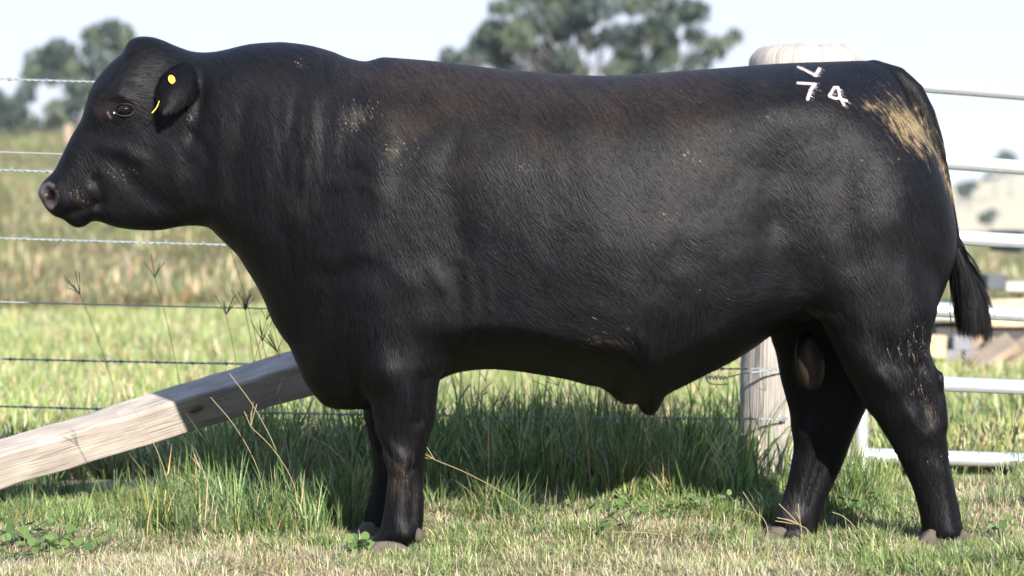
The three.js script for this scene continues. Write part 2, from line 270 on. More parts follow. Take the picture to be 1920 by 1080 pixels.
function blur2(a, rad) {
  const b = new Float32Array(a.length), c = new Float32Array(a.length);
  for (let pass = 0; pass < 2; pass++) {
    const s = pass ? c : a;
    for (let j = 0; j < NY; j++) { let sum = 0; for (let i = -rad; i < NX; i++) { if (i + rad < NX) sum += s[j * NX + Math.min(NX - 1, i + rad)]; if (i - rad - 1 >= 0) sum -= s[j * NX + i - rad - 1]; if (i >= 0) b[j * NX + i] = sum / (Math.min(NX - 1, i + rad) - Math.max(0, i - rad) + 1); } }
    for (let i = 0; i < NX; i++) { let sum = 0; for (let j = -rad; j < NY; j++) { if (j + rad < NY) sum += b[(j + rad) * NX + i]; if (j - rad - 1 >= 0) sum -= b[(j - rad - 1) * NX + i]; if (j >= 0) c[j * NX + i] = sum / (Math.min(NY - 1, j + rad) - Math.max(0, j - rad) + 1); } }
  }
  return c;
}
function soften(d, rad) { const b = blur2(d, rad); for (let k = 0; k < d.length; k++) { const t = sstep(0.03, 0.08, d[k]); d[k] = lerp(d[k], b[k], t); } return d; }
const torsoD = soften(signedDistance(outline(TORSO, 0)), 3), torsoW = new Float32Array(NX * NY), torsoR = new Float32Array(NX * NY), torsoP = new Float32Array(NX * NY);
function plate(k, smooth) {                      // a smooth sheet through the control values
  const n = CTRL.length, m = n + 3, A = Array.from({ length: m }, () => new Float64Array(m + 1)), U = (q) => (q < 1e-9 ? 0 : 0.5 * q * Math.log(q));
  const X = CTRL.map((c) => [c[0] / 400, c[1] / 400]);
  for (let i = 0; i < n; i++) { for (let j = 0; j < n; j++) A[i][j] = U((X[i][0] - X[j][0]) ** 2 + (X[i][1] - X[j][1]) ** 2); A[i][i] += smooth; A[i][n] = A[n][i] = 1; A[i][n + 1] = A[n + 1][i] = X[i][0]; A[i][n + 2] = A[n + 2][i] = X[i][1]; A[i][m] = CTRL[i][k]; }
  for (let c = 0; c < m; c++) { let b = c; for (let r = c + 1; r < m; r++) if (Math.abs(A[r][c]) > Math.abs(A[b][c])) b = r; [A[c], A[b]] = [A[b], A[c]]; for (let r = 0; r < m; r++) if (r !== c) { const f = A[r][c] / A[c][c]; if (f) for (let q = c; q <= m; q++) A[r][q] -= f * A[c][q]; } }
  const w = A.map((row, i) => row[m] / row[i]);
  return (px, py) => { const x = px / 400, y = py / 400; let v = w[n] + w[n + 1] * x + w[n + 2] * y; for (let i = 0; i < n; i++) v += w[i] * U((x - X[i][0]) ** 2 + (y - X[i][1]) ** 2); return v; };
}
{
  const pw = plate(2, 0.004), pr = plate(3, 0.01), pp = plate(4, 0.01);
  for (let j = 0; j < NY; j++) for (let i = 0; i < NX; i++) {
    const k = j * NX + i; if (torsoD[k] < -0.17) { torsoW[k] = 0.1; torsoR[k] = 0.1; torsoP[k] = 2; continue; }
    const [px, py] = toPx(X0 + i * CELL, Y0 + j * CELL);
    torsoW[k] = clamp(pw(px, py), 0.025, 0.45); torsoR[k] = clamp(pr(px, py), 0.025, 0.26); torsoP[k] = clamp(pp(px, py), 1.1, 2.3);
  }
}
const Wb = blur2(torsoW, 2); torsoW.set(Wb);
for (let j = 0; j < NY; j++) for (let i = 0; i < NX; i++) {
  const [px, py] = toPx(X0 + i * CELL, Y0 + j * CELL), k = j * NX + i;
  let dz = 0;
  for (const [pts, s, amp] of RELIEF) {
    let best = 1e9;
    for (let a = 0; a + 1 < pts.length; a++) { const [ax, ay] = pts[a], ex = pts[a + 1][0] - ax, ey = pts[a + 1][1] - ay, t = clamp(((px - ax) * ex + (py - ay) * ey) / (ex * ex + ey * ey)); best = Math.min(best, (px - ax - ex * t) ** 2 + (py - ay - ey * t) ** 2); }
    if (best < 12 * s * s) dz += amp * (px < 350 ? 0.85 : px < 480 ? 0.7 : s > 26 ? 0.8 : s > 17 ? 0.4 : px > 855 && px < 940 ? 0.16 : 0.3) * (1 + 0.4 * n2(px * 0.009 + s, py * 0.009)) * Math.exp(-best / (2 * s * s));
  }
  const neck = Math.exp(-((px - 560) ** 2) / 9000) * sstep(150, 230, py) * sstep(520, 420, py);
  dz += 0.0024 * neck * n2(px * 0.045, py * 0.007) + 0.0014 * neck * n2(px * 0.11, py * 0.014) + 0.0012 * n2(px * 0.011, py * 0.011) + 0.0006 * n2(px * 0.04, py * 0.04);
  torsoW[k] = Math.max(0.02, torsoW[k] + dz);
}
// limbs: outline, plane, and per height [py, half width, z centre, radius]
const LIMBS = [
  { z: .2, p: [[670, 590], [740, 560], [800, 600], [826, 680], [823, 718], [818, 753], [814, 792], [804, 823], [796, 862], [793, 904], [795, 947], [793, 982], [788, 1004], [772, 1020], [730, 1028], [702, 1022], [699, 1012], [713, 990], [721, 951], [726, 912], [727, 881], [719, 850], [707, 807], [699, 776], [693, 740], [676, 680]], c: [[580, .11, .2, .09], [680, .11, .21, .085], [760, .088, .205, .08], [850, .068, .2, .055], [910, .056, .2, .048], [970, .06, .2, .05], [1020, .066, .2, .045]] },
  { z: -.2, p: [[682, 690], [740, 670], [800, 690], [792, 800], [776, 850], [768, 900], [766, 950], [762, 980], [745, 1000], [700, 1006], [676, 998], [680, 986], [686, 963], [692, 932], [698, 904], [700, 869], [697, 842], [687, 800], [681, 768]], c: [[680, .1, -.2, .08], [760, .085, -.2, .075], [850, .066, -.2, .055], [910, .055, -.2, .048], [1000, .062, -.2, .045]] },
  { z: .2, p: [[1545, 500], [1640, 470], [1720, 500], [1752, 570], [1744, 613], [1741, 648], [1752, 680], [1762, 704], [1765, 736], [1770, 782], [1777, 847], [1787, 893], [1798, 944], [1803, 977], [1802, 1002], [1790, 1020], [1750, 1026], [1730, 1020], [1729, 1004], [1727, 977], [1720, 944], [1710, 912], [1692, 875], [1673, 838], [1659, 815], [1641, 787], [1625, 768], [1604, 731], [1581, 690], [1562, 648], [1544, 600]], c: [[500, .13, .19, .1], [600, .125, .2, .1], [690, .098, .21, .085], [760, .078, .21, .07], [840, .064, .205, .064], [920, .058, .2, .055], [980, .06, .2, .05], [1020, .064, .2, .045]] },
  { z: -.16, p: [[1446, 560], [1540, 540], [1620, 600], [1650, 690], [1636, 740], [1618, 778], [1599, 819], [1581, 866], [1562, 907], [1544, 944], [1533, 985], [1526, 1012], [1505, 1028], [1470, 1034], [1438, 1026], [1431, 1014], [1446, 986], [1460, 953], [1474, 912], [1483, 870], [1488, 838], [1486, 801], [1479, 764], [1465, 713], [1456, 662], [1446, 629]], c: [[560, .11, -.17, .1], [650, .1, -.175, .085], [740, .085, -.165, .075], [800, .07, -.16, .062], [880, .058, -.155, .055], [960, .06, -.15, .05], [1030, .065, -.15, .045]] }];
for (const L of LIMBS) {
  L.d = soften(signedDistance(outline(L.p, L.z)), 2);
  L.rows = [];
  for (let j = 0; j < NY; j++) {
    const py = toPx(0, Y0 + j * CELL, L.z)[1], c = L.c;
    let a = 0; while (a < c.length - 2 && py > c[a + 1][0]) a++;
    const t = sstep(c[a][0], c[a + 1][0], py); L.rows.push([1, 2, 3].map((k) => lerp(c[a][k], c[a + 1][k], t)));
  }
}
const py0 = () => 0.1;
const LEGMARKS = [[[[745, 852], [752, 858]], 15, .009], [[[778, 870], [776, 962]], 5, -.006], [[[748, 880], [745, 960]], 9, .003], [[[757, 984], [765, 990]], 13, .007], [[[720, 830], [770, 872]], 5, -.004], [[[735, 700], [770, 740]], 24, .012], [[[800, 700], [790, 780]], 8, -.007], [[[712, 800], [735, 830]], 7, .004], [[[730, 1008], [772, 1006]], 5, -.005],
  [[[1756, 690], [1760, 790]], 7, .007], [[[1702, 680], [1722, 780]], 9, -.009], [[[1732, 650], [1748, 730]], 6, -.008], [[[1706, 792], [1716, 806]], 17, .009], [[[1772, 860], [1784, 965]], 5, -.006], [[[1745, 870], [1760, 960]], 9, .003], [[[1760, 982], [1768, 990]], 13, .007], [[[1600, 660], [1650, 720]], 18, .009], [[[1640, 700], [1690, 770]], 10, .006], [[[1735, 1006], [1795, 1004]], 5, -.005],
  [[[1515, 812], [1525, 822]], 17, .009], [[[1552, 860], [1520, 960]], 5, -.006], [[[1480, 985], [1492, 992]], 13, .006], [[[1445, 1006], [1520, 1004]], 5, -.004]];
const legRelief = new Float32Array(NX * NY);
for (let j = 0; j < NY; j++) for (let i = 0; i < NX; i++) {
  const [px, py] = toPx(X0 + i * CELL, Y0 + j * CELL, py0(j));
  for (const [pts, s, amp] of LEGMARKS) { const b = segDist(px, py, pts); if (b < 3.5 * s) legRelief[j * NX + i] += 1.5 * amp * Math.exp((-b * b) / (2 * s * s)); }
}
const TAIL = [[1640, 132, .03], [1680, 146, .034], [1712, 172, .032], [1734, 215, .031], [1750, 265, .029], [1762, 320, .026], [1775, 385, .023], [1787, 440, .019], [1800, 490, .017], [1813, 530, .014]].map(([x, y, r]) => [at(x, y, 0), r]);
const BLOBS = [[at(1519, 678, .02), [.043, .085, .05], .16]];
const field = new Float32Array(NX * NY * NZ);
const smin = (a, b, k) => { const h = clamp(0.5 + (0.5 * (b - a)) / k); return lerp(b, a, h) - k * h * (1 - h); };
for (let j = 0; j < NY; j++) for (let i = 0; i < NX; i++) {
  const k2 = j * NX + i, d = torsoD[k2], W = torsoW[k2], R = torsoR[k2], P = torsoP[k2], e = Math.max(0, 1 - d / R), eP = e ** P, X = X0 + i * CELL, Y = Y0 + j * CELL;
  const live = LIMBS.filter((L) => L.d[k2] > -0.12), nearTail = X > 1.0 && Y > 0.7, nearBlob = Math.hypot(X - BLOBS[0][0].x, Y - BLOBS[0][0].y) < 0.2;
  for (let k = 0; k < NZ; k++) {
    const z = Z0 + k * CELL, az = Math.abs(z);
    let f = d > -0.16 ? (e === 0 ? (R * az) / W - R : R * (((az / W) ** P + eP) ** (1 / P) - 1)) : 0.16;
    for (const L of live) { const [w, zc, r] = L.rows[j], q = Math.max(0, 1 - L.d[k2] / r); f = smin(f, r * (Math.sqrt(((z - zc) / w) ** 2 + q * q) - 1) - legRelief[k2] * sstep(-0.02, 0.03, z - zc), 0.05); }
    if (nearTail) {
      let b = 1e9;
      for (let s = 0; s + 1 < TAIL.length; s++) { const [p, ra] = TAIL[s], [q, rb] = TAIL[s + 1], ex = q.x - p.x, ey = q.y - p.y, t = clamp(((X - p.x) * ex + (Y - p.y) * ey) / (ex * ex + ey * ey)); b = Math.min(b, Math.hypot(X - p.x - ex * t, Y - p.y - ey * t, z) - lerp(ra, rb, t)); }
      f = smin(f, b, 0.014);
    }
    if (nearBlob) for (const [c, r, tilt] of BLOBS) {
      const dx = X - c.x, dy = Y - c.y, ca = Math.cos(tilt), sa = Math.sin(tilt), u = (dx * ca + dy * sa) / r[0], v = (-dx * sa + dy * ca) / r[1], w = (z - c.z) / r[2], l = Math.hypot(u, v, w);
      f = smin(f, (l - 1) * 0.045, 0.022);
    }
    field[(j * NX + i) * NZ + k] = f;
  }
}
const F = (i, j, k) => field[(j * NX + i) * NZ + k];
function sample(x, y, z) {
  const a = clamp((x - X0) / CELL, 0, NX - 1.001), b = clamp((y - Y0) / CELL, 0, NY - 1.001), c = clamp((z - Z0) / CELL, 0, NZ - 1.001), i = a | 0, j = b | 0, k = c | 0, u = a - i, v = b - j, w = c - k;
  const l = (p, q, t) => p + (q - p) * t;
  return l(l(l(F(i, j, k), F(i + 1, j, k), u), l(F(i, j + 1, k), F(i + 1, j + 1, k), u), v), l(l(F(i, j, k + 1), F(i + 1, j, k + 1), u), l(F(i, j + 1, k + 1), F(i + 1, j + 1, k + 1), u), v), w);
}
const G3 = CELL * 1.3;
function grad(x, y, z, h = G3) { const n = V(sample(x + h, y, z) - sample(x - h, y, z), sample(x, y + h, z) - sample(x, y - h, z), sample(x, y, z + h) - sample(x, y, z - h)); return n.normalize(); }
function surfaceZ(px, py) { let z = 0.46, p; for (; z > -0.3; z -= 0.001) { p = at(px, py, z); if (sample(p.x, p.y, z) < 0) return p; } return p; }
function surfaceNets() {
  const id = new Int32Array(NX * NY * NZ).fill(-1), pos = [], idx = [];
  for (let j = 0; j < NY - 1; j++) for (let i = 0; i < NX - 1; i++) for (let k = 0; k < NZ - 1; k++) {
    const v = [F(i, j, k), F(i + 1, j, k), F(i, j + 1, k), F(i + 1, j + 1, k), F(i, j, k + 1), F(i + 1, j, k + 1), F(i, j + 1, k + 1), F(i + 1, j + 1, k + 1)];
    let m = 0; for (let c = 0; c < 8; c++) if (v[c] < 0) m |= 1 << c;
    if (m === 0 || m === 255) continue;
    let n = 0, x = 0, y = 0, z = 0;
    for (let a = 0; a < 8; a++) for (const bit of [1, 2, 4]) {
      const b = a ^ bit; if (b < a || (v[a] < 0) === (v[b] < 0)) continue;
      const t = v[a] / (v[a] - v[b]); n++;
      x += (a & 1) + (bit === 1 ? t : 0); y += ((a >> 1) & 1) + (bit === 2 ? t : 0); z += ((a >> 2) & 1) + (bit === 4 ? t : 0);
    }
    id[(j * NX + i) * NZ + k] = pos.length / 3;
    pos.push(X0 + (i + x / n) * CELL, Y0 + (j + y / n) * CELL, Z0 + (k + z / n) * CELL);
  }
  const I = (i, j, k) => id[(j * NX + i) * NZ + k], quad = (a, b, c, d, flip) => { if (a < 0 || b < 0 || c < 0 || d < 0) return; flip ? idx.push(a, c, b, a, d, c) : idx.push(a, b, c, a, c, d); };
  for (let j = 1; j < NY - 1; j++) for (let i = 1; i < NX - 1; i++) for (let k = 1; k < NZ - 1; k++) {
    const s = F(i, j, k) < 0;
    if (s !== F(i + 1, j, k) < 0) quad(I(i, j - 1, k - 1), I(i, j, k - 1), I(i, j, k), I(i, j - 1, k), !s);
    if (s !== F(i, j + 1, k) < 0) quad(I(i - 1, j, k - 1), I(i - 1, j, k), I(i, j, k), I(i, j, k - 1), !s);
    if (s !== F(i, j, k + 1) < 0) quad(I(i - 1, j - 1, k), I(i, j - 1, k), I(i, j, k), I(i - 1, j, k), !s);
  }
  return { pos, idx };
}
const body = surfaceNets();
const bodyN = new Float32Array(body.pos.length);
for (let v = 0; v < body.pos.length; v += 3) { // settle on the surface, then take its normal
  for (let s = 0; s < 2; s++) { const [x, y, z] = body.pos.slice(v, v + 3), g = grad(x, y, z, CELL * 0.6), f = sample(x, y, z); if (Math.abs(f) < CELL) { body.pos[v] -= g.x * f * 0.7; body.pos[v + 1] -= g.y * f * 0.7; body.pos[v + 2] -= g.z * f * 0.7; } }
  const n = grad(body.pos[v], body.pos[v + 1], body.pos[v + 2]); bodyN[v] = n.x; bodyN[v + 1] = n.y; bodyN[v + 2] = n.z;
}

// the coat: which way the hair lies, its colour and what clings to it
const FLOW = [[110, 350, .3, .9], [150, 300, .5, .7], [220, 250, .6, .6], [230, 130, .4, -.6], [300, 300, .6, .6], [300, 120, .9, .2], [400, 200, .5, 1], [480, 300, .25, 1], [560, 350, .1, 1], [560, 560, .2, 1], [650, 620, .2, 1], [500, 110, .9, .5], [640, 200, .6, 1], [740, 250, .8, 1], [750, 450, .4, 1], [740, 650, .3, 1], [750, 900, .05, 1], [900, 200, .8, .8], [950, 350, .5, 1], [950, 520, .9, .8], [1100, 250, .7, .9], [1150, 450, .9, .9], [1100, 620, 1, .35], [1300, 250, .8, .8], [1300, 480, .9, .9], [1250, 640, -.3, 1], [1400, 590, .9, -.35], [1450, 200, .8, .6], [1450, 420, .9, .9], [1600, 250, .8, .8], [1620, 450, .4, 1], [1680, 620, .2, 1], [1500, 800, .1, 1], [1700, 800, .3, 1], [1750, 950, .1, 1], [1740, 250, .4, 1], [1800, 480, .3, 1]];
function flow(px, py) { let x = 0, y = 0; for (const f of FLOW) { const g = 1 / (((px - f[0]) ** 2 + (py - f[1]) ** 2) ** 1.5 + 2e4); x += f[2] * g; y += f[3] * g; } const l = Math.hypot(x, y) || 1; return [x / l, y / l]; }
const TW = 2048, TH = 1024, UX = 2.92, UY = 1.6;
const bu = (X) => (X + 1.46) / UX, bv = (Y) => (Y + 0.08) / UY;
const FC = 64, flowGrid = new Float32Array(FC * FC * 2);
for (let j = 0; j < FC; j++) for (let i = 0; i < FC; i++) { const [px, py] = toPx((i / (FC - 1)) * UX - 1.46, (j / (FC - 1)) * UY - 0.08), f = flow(px, py); flowGrid[(j * FC + i) * 2] = f[0]; flowGrid[(j * FC + i) * 2 + 1] = -f[1]; }
function flowAt(u, v) { const a = clamp(u, 0, 0.999) * (FC - 1), b = clamp(v, 0, 0.999) * (FC - 1), i = a | 0, j = b | 0, s = a - i, t = b - j, g = (q, w, c) => flowGrid[(w * FC + q) * 2 + c]; return [0, 1].map((c) => lerp(lerp(g(i, j, c), g(i + 1, j, c), s), lerp(g(i, j + 1, c), g(i + 1, j + 1, c), s), t)); }
function lic(seed, cell, len) {                  // streaks of hair: noise drawn out along the lie of the coat
  const r = rng(seed), nw = TW / cell, nh = TH / cell, a = new Float32Array(nw * nh), out = new Float32Array(TW * TH);
  for (let k = 0; k < a.length; k++) a[k] = r();
  const at2 = (x, y) => a[(((y / cell) | 0) % nh) * nw + (((x / cell) | 0) % nw)];
  for (let y = 0; y < TH; y++) for (let x = 0; x < TW; x++) {
    let [fx, fy] = flowAt(x / TW, y / TH); const w = 0.35 * n2(x * 0.012, y * 0.012), c = Math.cos(w), s = Math.sin(w); [fx, fy] = [fx * c - fy * s, fx * s + fy * c];
    let sum = 0; for (let t = -len; t <= len; t++) sum += at2(x + fx * t * cell * 0.9 + TW, y + fy * t * cell * 0.9 + TH);
    out[y * TW + x] = (sum / (2 * len + 1) - 0.5) * Math.sqrt(2 * len + 1) * 1.7;   // about -1 .. 1
  }
  return out;
}
const fine = lic(31, 1, 7), coarse = lic(32, 4, 6);
const ell = (px, py, x, y, a, b, rot = 0) => { const c = Math.cos(rot), s = Math.sin(rot), dx = px - x, dy = py - y; return 1 - Math.hypot((dx * c + dy * s) / a, (-dx * s + dy * c) / b); };
const BRAND = [[[[1488, 131], [1514, 149]], 3.6], [[[1514, 149], [1526, 134]], 3.8], [[[1479, 164], [1511, 166]], 3.0], [[[1508, 168], [1500, 178], [1493, 195]], 3.8], [[[1534, 188], [1546, 172], [1553, 172], [1554, 190]], 3.4], [[[1534, 189], [1544, 193], [1555, 192]], 3.0], [[[1554, 190], [1560, 205]], 3.0], [[[1552, 192], [1566, 197]], 3.0]];
function segDist(px, py, pts) { let best = 1e9; for (let a = 0; a + 1 < pts.length; a++) { const [ax, ay] = pts[a], ex = pts[a + 1][0] - ax, ey = pts[a + 1][1] - ay, t = clamp(((px - ax) * ex + (py - ay) * ey) / (ex * ex + ey * ey)); best = Math.min(best, Math.hypot(px - ax - ex * t, py - ay - ey * t)); } return best; }
const RUMP = [[1600, 205], [1655, 215], [1695, 232]], RUMP2 = [[1690, 225], [1722, 262], [1752, 305], [1772, 345], [1786, 375]];
const rSpeck = rng(41), SPECK = [[690, 220, 48, 24], [660, 240, 34, 16], [755, 285, 50, 22], [1490, 590, 40, 40], [1690, 640, 55, 90], [1270, 300, 30, 12], [1240, 410, 14, 12], [240, 325, 34, 14], [155, 365, 30, 16], [570, 128, 20, 6], [980, 320, 20, 10], [1700, 720, 50, 25], [1500, 300, 500, 50], [370, 225, 12, 14], [1120, 630, 70, 40], [1740, 870, 60, 24], [1500, 950, 60, 24], [750, 880, 40, 16]].flatMap(([x, y, s, n]) => Array.from({ length: n }, () => [x + (rSpeck() + rSpeck() - 1) * s, y + (rSpeck() + rSpeck() - 1) * s * 0.8, 0.5 + rSpeck() * 1.1, 0.12 + 0.28 * rSpeck()]));
function coat(px, py, f, c, near) {              // linear colour of the coat at a photograph pixel
  const k = clamp(1 + 0.42 * f + 0.22 * c, 0.25, 2.4);
  const brown = clamp(sstep(120, -120, Math.abs(px - 1030) - 330 + 60 * n2(px * 0.008, py * 0.012)) * sstep(340, 160, py + 60 * n2(px * 0.006, py * 0.01)) * 0.9 + 0.14 * Math.max(0, n2(px * 0.006 + 9, py * 0.007)));
  let col = [lerp(0.0029, 0.0132, brown) * k, lerp(0.0028, 0.0093, brown) * k, lerp(0.0038, 0.0069, brown) * k];
  const over = (t, q) => { t = clamp(t); col = col.map((v, i) => lerp(v, q[i], t)); };
  // dry mud and dust, broken up by the hair it clings to
  const grain = 0.55 * f + 0.45 * c, mud = [0.23, 0.165, 0.085];
  const a = Math.max(1.05 - segDist(px, py, RUMP) / 30, 1.3 - segDist(px, py, RUMP2) / 22, 1.3 * ell(px, py, 1690, 242, 90, 52, 0.6) + 0.45) + 0.5 * fbm(px * 0.03, py * 0.03, 3);
  over(sstep(0.6, 2.0, a + 0.75 * grain) * 0.8, mud);
  over(sstep(0.5, 1.1, ell(px, py, 678, 228, 30, 42, 0.5) + 0.5 + 0.55 * grain - 0.25) * 0.09, [0.2, 0.18, 0.15]);
  over(sstep(0.6, 1.2, ell(px, py, 748, 290, 30, 44, 0.3) + 0.45 + 0.5 * grain - 0.2) * 0.13, [0.16, 0.135, 0.1]);
  over(sstep(0.6, 1.2, ell(px, py, 1130, 630, 90, 22, 0.05) + 0.5 * grain + 0.2) * 0.09, [0.15, 0.115, 0.08]);
  over(sstep(0.7, 1.3, ell(px, py, 1715, 760, 26, 46, -0.2) + 0.6 * grain + 0.3) * 0.22, [0.14, 0.105, 0.075]);
  over(sstep(0.6, 1.3, ell(px, py, 1525, 585, 50, 16, 0.2) + 0.6 * grain + 0.2) * 0.12, [0.16, 0.125, 0.08]);
  over(sstep(0.6, 1.3, ell(px, py, 155, 372, 34, 36, 0) + 0.5 * grain + 0.2) * 0.08, [0.17, 0.13, 0.1]);
  over(sstep(-0.1, 0.9, ell(px, py, 206, 206, 34, 26, 0.4) + 0.3 * grain) * 0.16, [0.06, 0.04, 0.032]);
  over(sstep(0.2, 0.8, ell(px, py, 740, 880, 60, 70, 0) + 0.4 * grain) * 0.16, [0.1, 0.075, 0.055]);
  over(sstep(0.5, 1.1, ell(px, py, 1490, 965, 46, 60, 0.2) + 0.4 * grain + 0.2) * 0.22, [0.1, 0.085, 0.08]);
  over(sstep(0, 0.25, ell(px, py, 95, 368, 27, 26, 0.3) + 0.12 * n2(px * .1, py * .1)), [0.028, 0.024, 0.026]);            // bare skin of the muzzle
  over(1.6 - Math.min(segDist(px, py, [[80, 372], [85, 353], [96, 345], [106, 350]]), segDist(px, py, [[85, 384], [99, 391], [110, 381]])) / 3.6, [0.05, 0.041, 0.044]);
  over(sstep(0.05, 0.5, ell(px, py, 99, 368, 13, 12, 0.3)), [0.006, 0.005, 0.005]);
  over(sstep(0, 0.3, ell(px, py, 1519, 680, 32, 58, 0.1)) * 0.85, [0.036, 0.024, 0.02]);
  if (near) {
    for (const [pts, w] of BRAND) { const q = segDist(px, py, pts); if (q < w + 3) over(sstep(w * 0.8 + 1, w * 0.8 - 1, q + 0.35 * f) * 0.95, [0.42, 0.335, 0.32]); }
    if (segDist(px, py, [[212, 214], [216, 223]]) < 1.8) over(0.35, [0.2, 0.16, 0.16]);
  }
  return col;
}
const coatMap = tex(TW, TW, () => [0.015, 0.015, 0.018]), bumpData = new Uint8Array(TW * TW * 4), roughData = new Uint8Array(1024 * 1024 * 4);
{
  const d = coatMap.image.data;
  for (let half = 1; half >= 0; half--) for (let y = 0; y < TH; y++) for (let x = 0; x < TW; x++) {
    const [px, py] = toPx((x / TW) * UX - 1.46, (y / TH) * UY - 0.08), q = y * TW + x, o = ((y + half * TH) * TW + x) * 4;
    if (!half && !(px > 1465 && px < 1580 && py > 115 && py < 220)) { for (const a of [d, bumpData]) for (let k = 0; k < 4; k++) a[o + k] = a[o + TH * TW * 4 + k]; if (!(x & 1) && !(y & 1)) { const p = ((y / 2) * 1024 + x / 2) * 4; for (let k = 0; k < 4; k++) roughData[p + k] = roughData[p + 512 * 1024 * 4 + k]; } continue; }
    const c = coat(px, py, fine[q], coarse[q], half === 1);
    for (let k = 0; k < 3; k++) d[o + k] = toS(c[k]);
    const wrinkle = sstep(0, 0.3, ell(px, py, 1519, 690, 32, 50, 0.1)), skin = Math.max(wrinkle, sstep(0, 0.2, ell(px, py, 95, 368, 27, 26, 0.3)));
    const long = sstep(0, 0.5, ell(px, py, 1690, 660, 70, 70, 0)) + sstep(0, 0.5, ell(px, py, 690, 230, 50, 60, 0));
    const b = 0.5 + (1 - skin) * (0.2 * fine[q] + (0.045 + 0.12 * long) * coarse[q]) + wrinkle * 0.16 * sstep(650, 690, py) * Math.sin(py * 0.85 + 0.3 * (px - 1519) + 2.5 * n2(px * .04, py * .04));
    bumpData[o] = bumpData[o + 1] = bumpData[o + 2] = Math.round(255 * clamp(b)); bumpData[o + 3] = 255;
    if (!(x & 1) && !(y & 1)) { const p = ((y + half * TH) / 2 * 1024 + x / 2) * 4; roughData[p] = roughData[p + 2] = 0; roughData[p + 1] = Math.round(255 * lerp(0.53, 0.3, skin)); roughData[p + 3] = 255; }
  }
  for (const [sx, sy, r, v] of SPECK) {         // straw, seed and grit caught in the hair of the near side
    const p = at(sx, sy, 0), cx = bu(p.x) * TW, cy = bv(p.y) * TH, R = r * 1.05, [fx, fy] = flowAt(bu(p.x), bv(p.y));
    for (let y = Math.floor(cy - 5); y <= cy + 5; y++) for (let x = Math.floor(cx - 5); x <= cx + 5; x++) {
      if (x < 0 || y < 0 || x >= TW || y >= TH) continue;
      const a = (x - cx) * fx + (y - cy) * fy, b = -(x - cx) * fy + (y - cy) * fx, t = clamp(1.2 - Math.hypot(a / (R * 1.9), b / (R * 0.75)));
      const o = ((y + TH) * TW + x) * 4; [v, v * 0.86, v * 0.64].forEach((q, k) => { d[o + k] = Math.round(lerp(d[o + k], toS(q), t * 0.75)); });
    }
  }
}
const dataTex = (d, n) => { const t = new THREE.DataTexture(d, n, n); t.magFilter = THREE.LinearFilter; t.minFilter = THREE.LinearFilter; t.needsUpdate = true; return t; };
const hide = phys({ map: coatMap, bumpMap: dataTex(bumpData, TW), bumpScale: 0.0022, roughness: 1, roughnessMap: dataTex(roughData, 1024), specularIntensity: 0.21 });
const bull = thing('bull', 'black bull standing side on in the grass, freeze brand on its rump', 'bull');
{
  const P = body.pos, T = body.idx, pos = [], nor = [], uv = [], idx = [], seen = new Map();
  for (let t = 0; t < T.length; t += 3) {
    const side = P[T[t] * 3 + 2] + P[T[t + 1] * 3 + 2] + P[T[t + 2] * 3 + 2] >= 0 ? 1 : 0;
    for (let c = 0; c < 3; c++) {
      const v = T[t + c], key = v * 2 + side;
      if (!seen.has(key)) { seen.set(key, pos.length / 3); pos.push(P[v * 3], P[v * 3 + 1], P[v * 3 + 2]); nor.push(bodyN[v * 3], bodyN[v * 3 + 1], bodyN[v * 3 + 2]); uv.push(bu(P[v * 3]), 0.5 * side + 0.5 * bv(P[v * 3 + 1])); }
      idx.push(seen.get(key));
    }
  }
  mesh(geo(pos, idx, { normal: nor, uv }), hide, 'body', bull);
}
// hair standing off the skin
function coatColor(p) { const x = clamp(Math.round(bu(p.x) * TW), 0, TW - 1), y = clamp(Math.round(bv(p.y) * TH), 0, TH - 1), o = ((y + (p.z >= 0 ? TH : 0)) * TW + x) * 4, d = coatMap.image.data, g = (b) => { b /= 255; return b <= 0.04045 ? b / 12.92 : ((b + 0.055) / 1.055) ** 2.4; }; return [g(d[o]), g(d[o + 1]), g(d[o + 2])]; }
const jit = rng(808);
const hairs = { pos: [], nor: [], col: [] };
function hair(o, p, n, dir, len, w, c) {
  const side = V().crossVectors(dir, n).normalize().multiplyScalar(w / 2), m = p.clone().addScaledVector(dir, len * 0.55).addScaledVector(n, len * 0.02), tip = p.clone().addScaledVector(dir, len).addScaledVector(n, -len * 0.06);
  const J = jit() - 0.5, j2 = jit() - 0.5, b = side.clone().normalize(), nj = n.clone().addScaledVector(b, J * 0.5).addScaledVector(dir, j2 * 0.16).normalize();
  const q = [p.clone().sub(side), p.clone().add(side), m.clone().add(side.clone().multiplyScalar(0.8)), m.clone().sub(side.clone().multiplyScalar(0.8))];
  for (const v of [q[0], q[1], q[2], q[0], q[2], q[3], q[3], q[2], tip]) { o.pos.push(v.x, v.y, v.z); o.nor.push(nj.x, nj.y, nj.z); o.col.push(c[0], c[1], c[2]); }
}
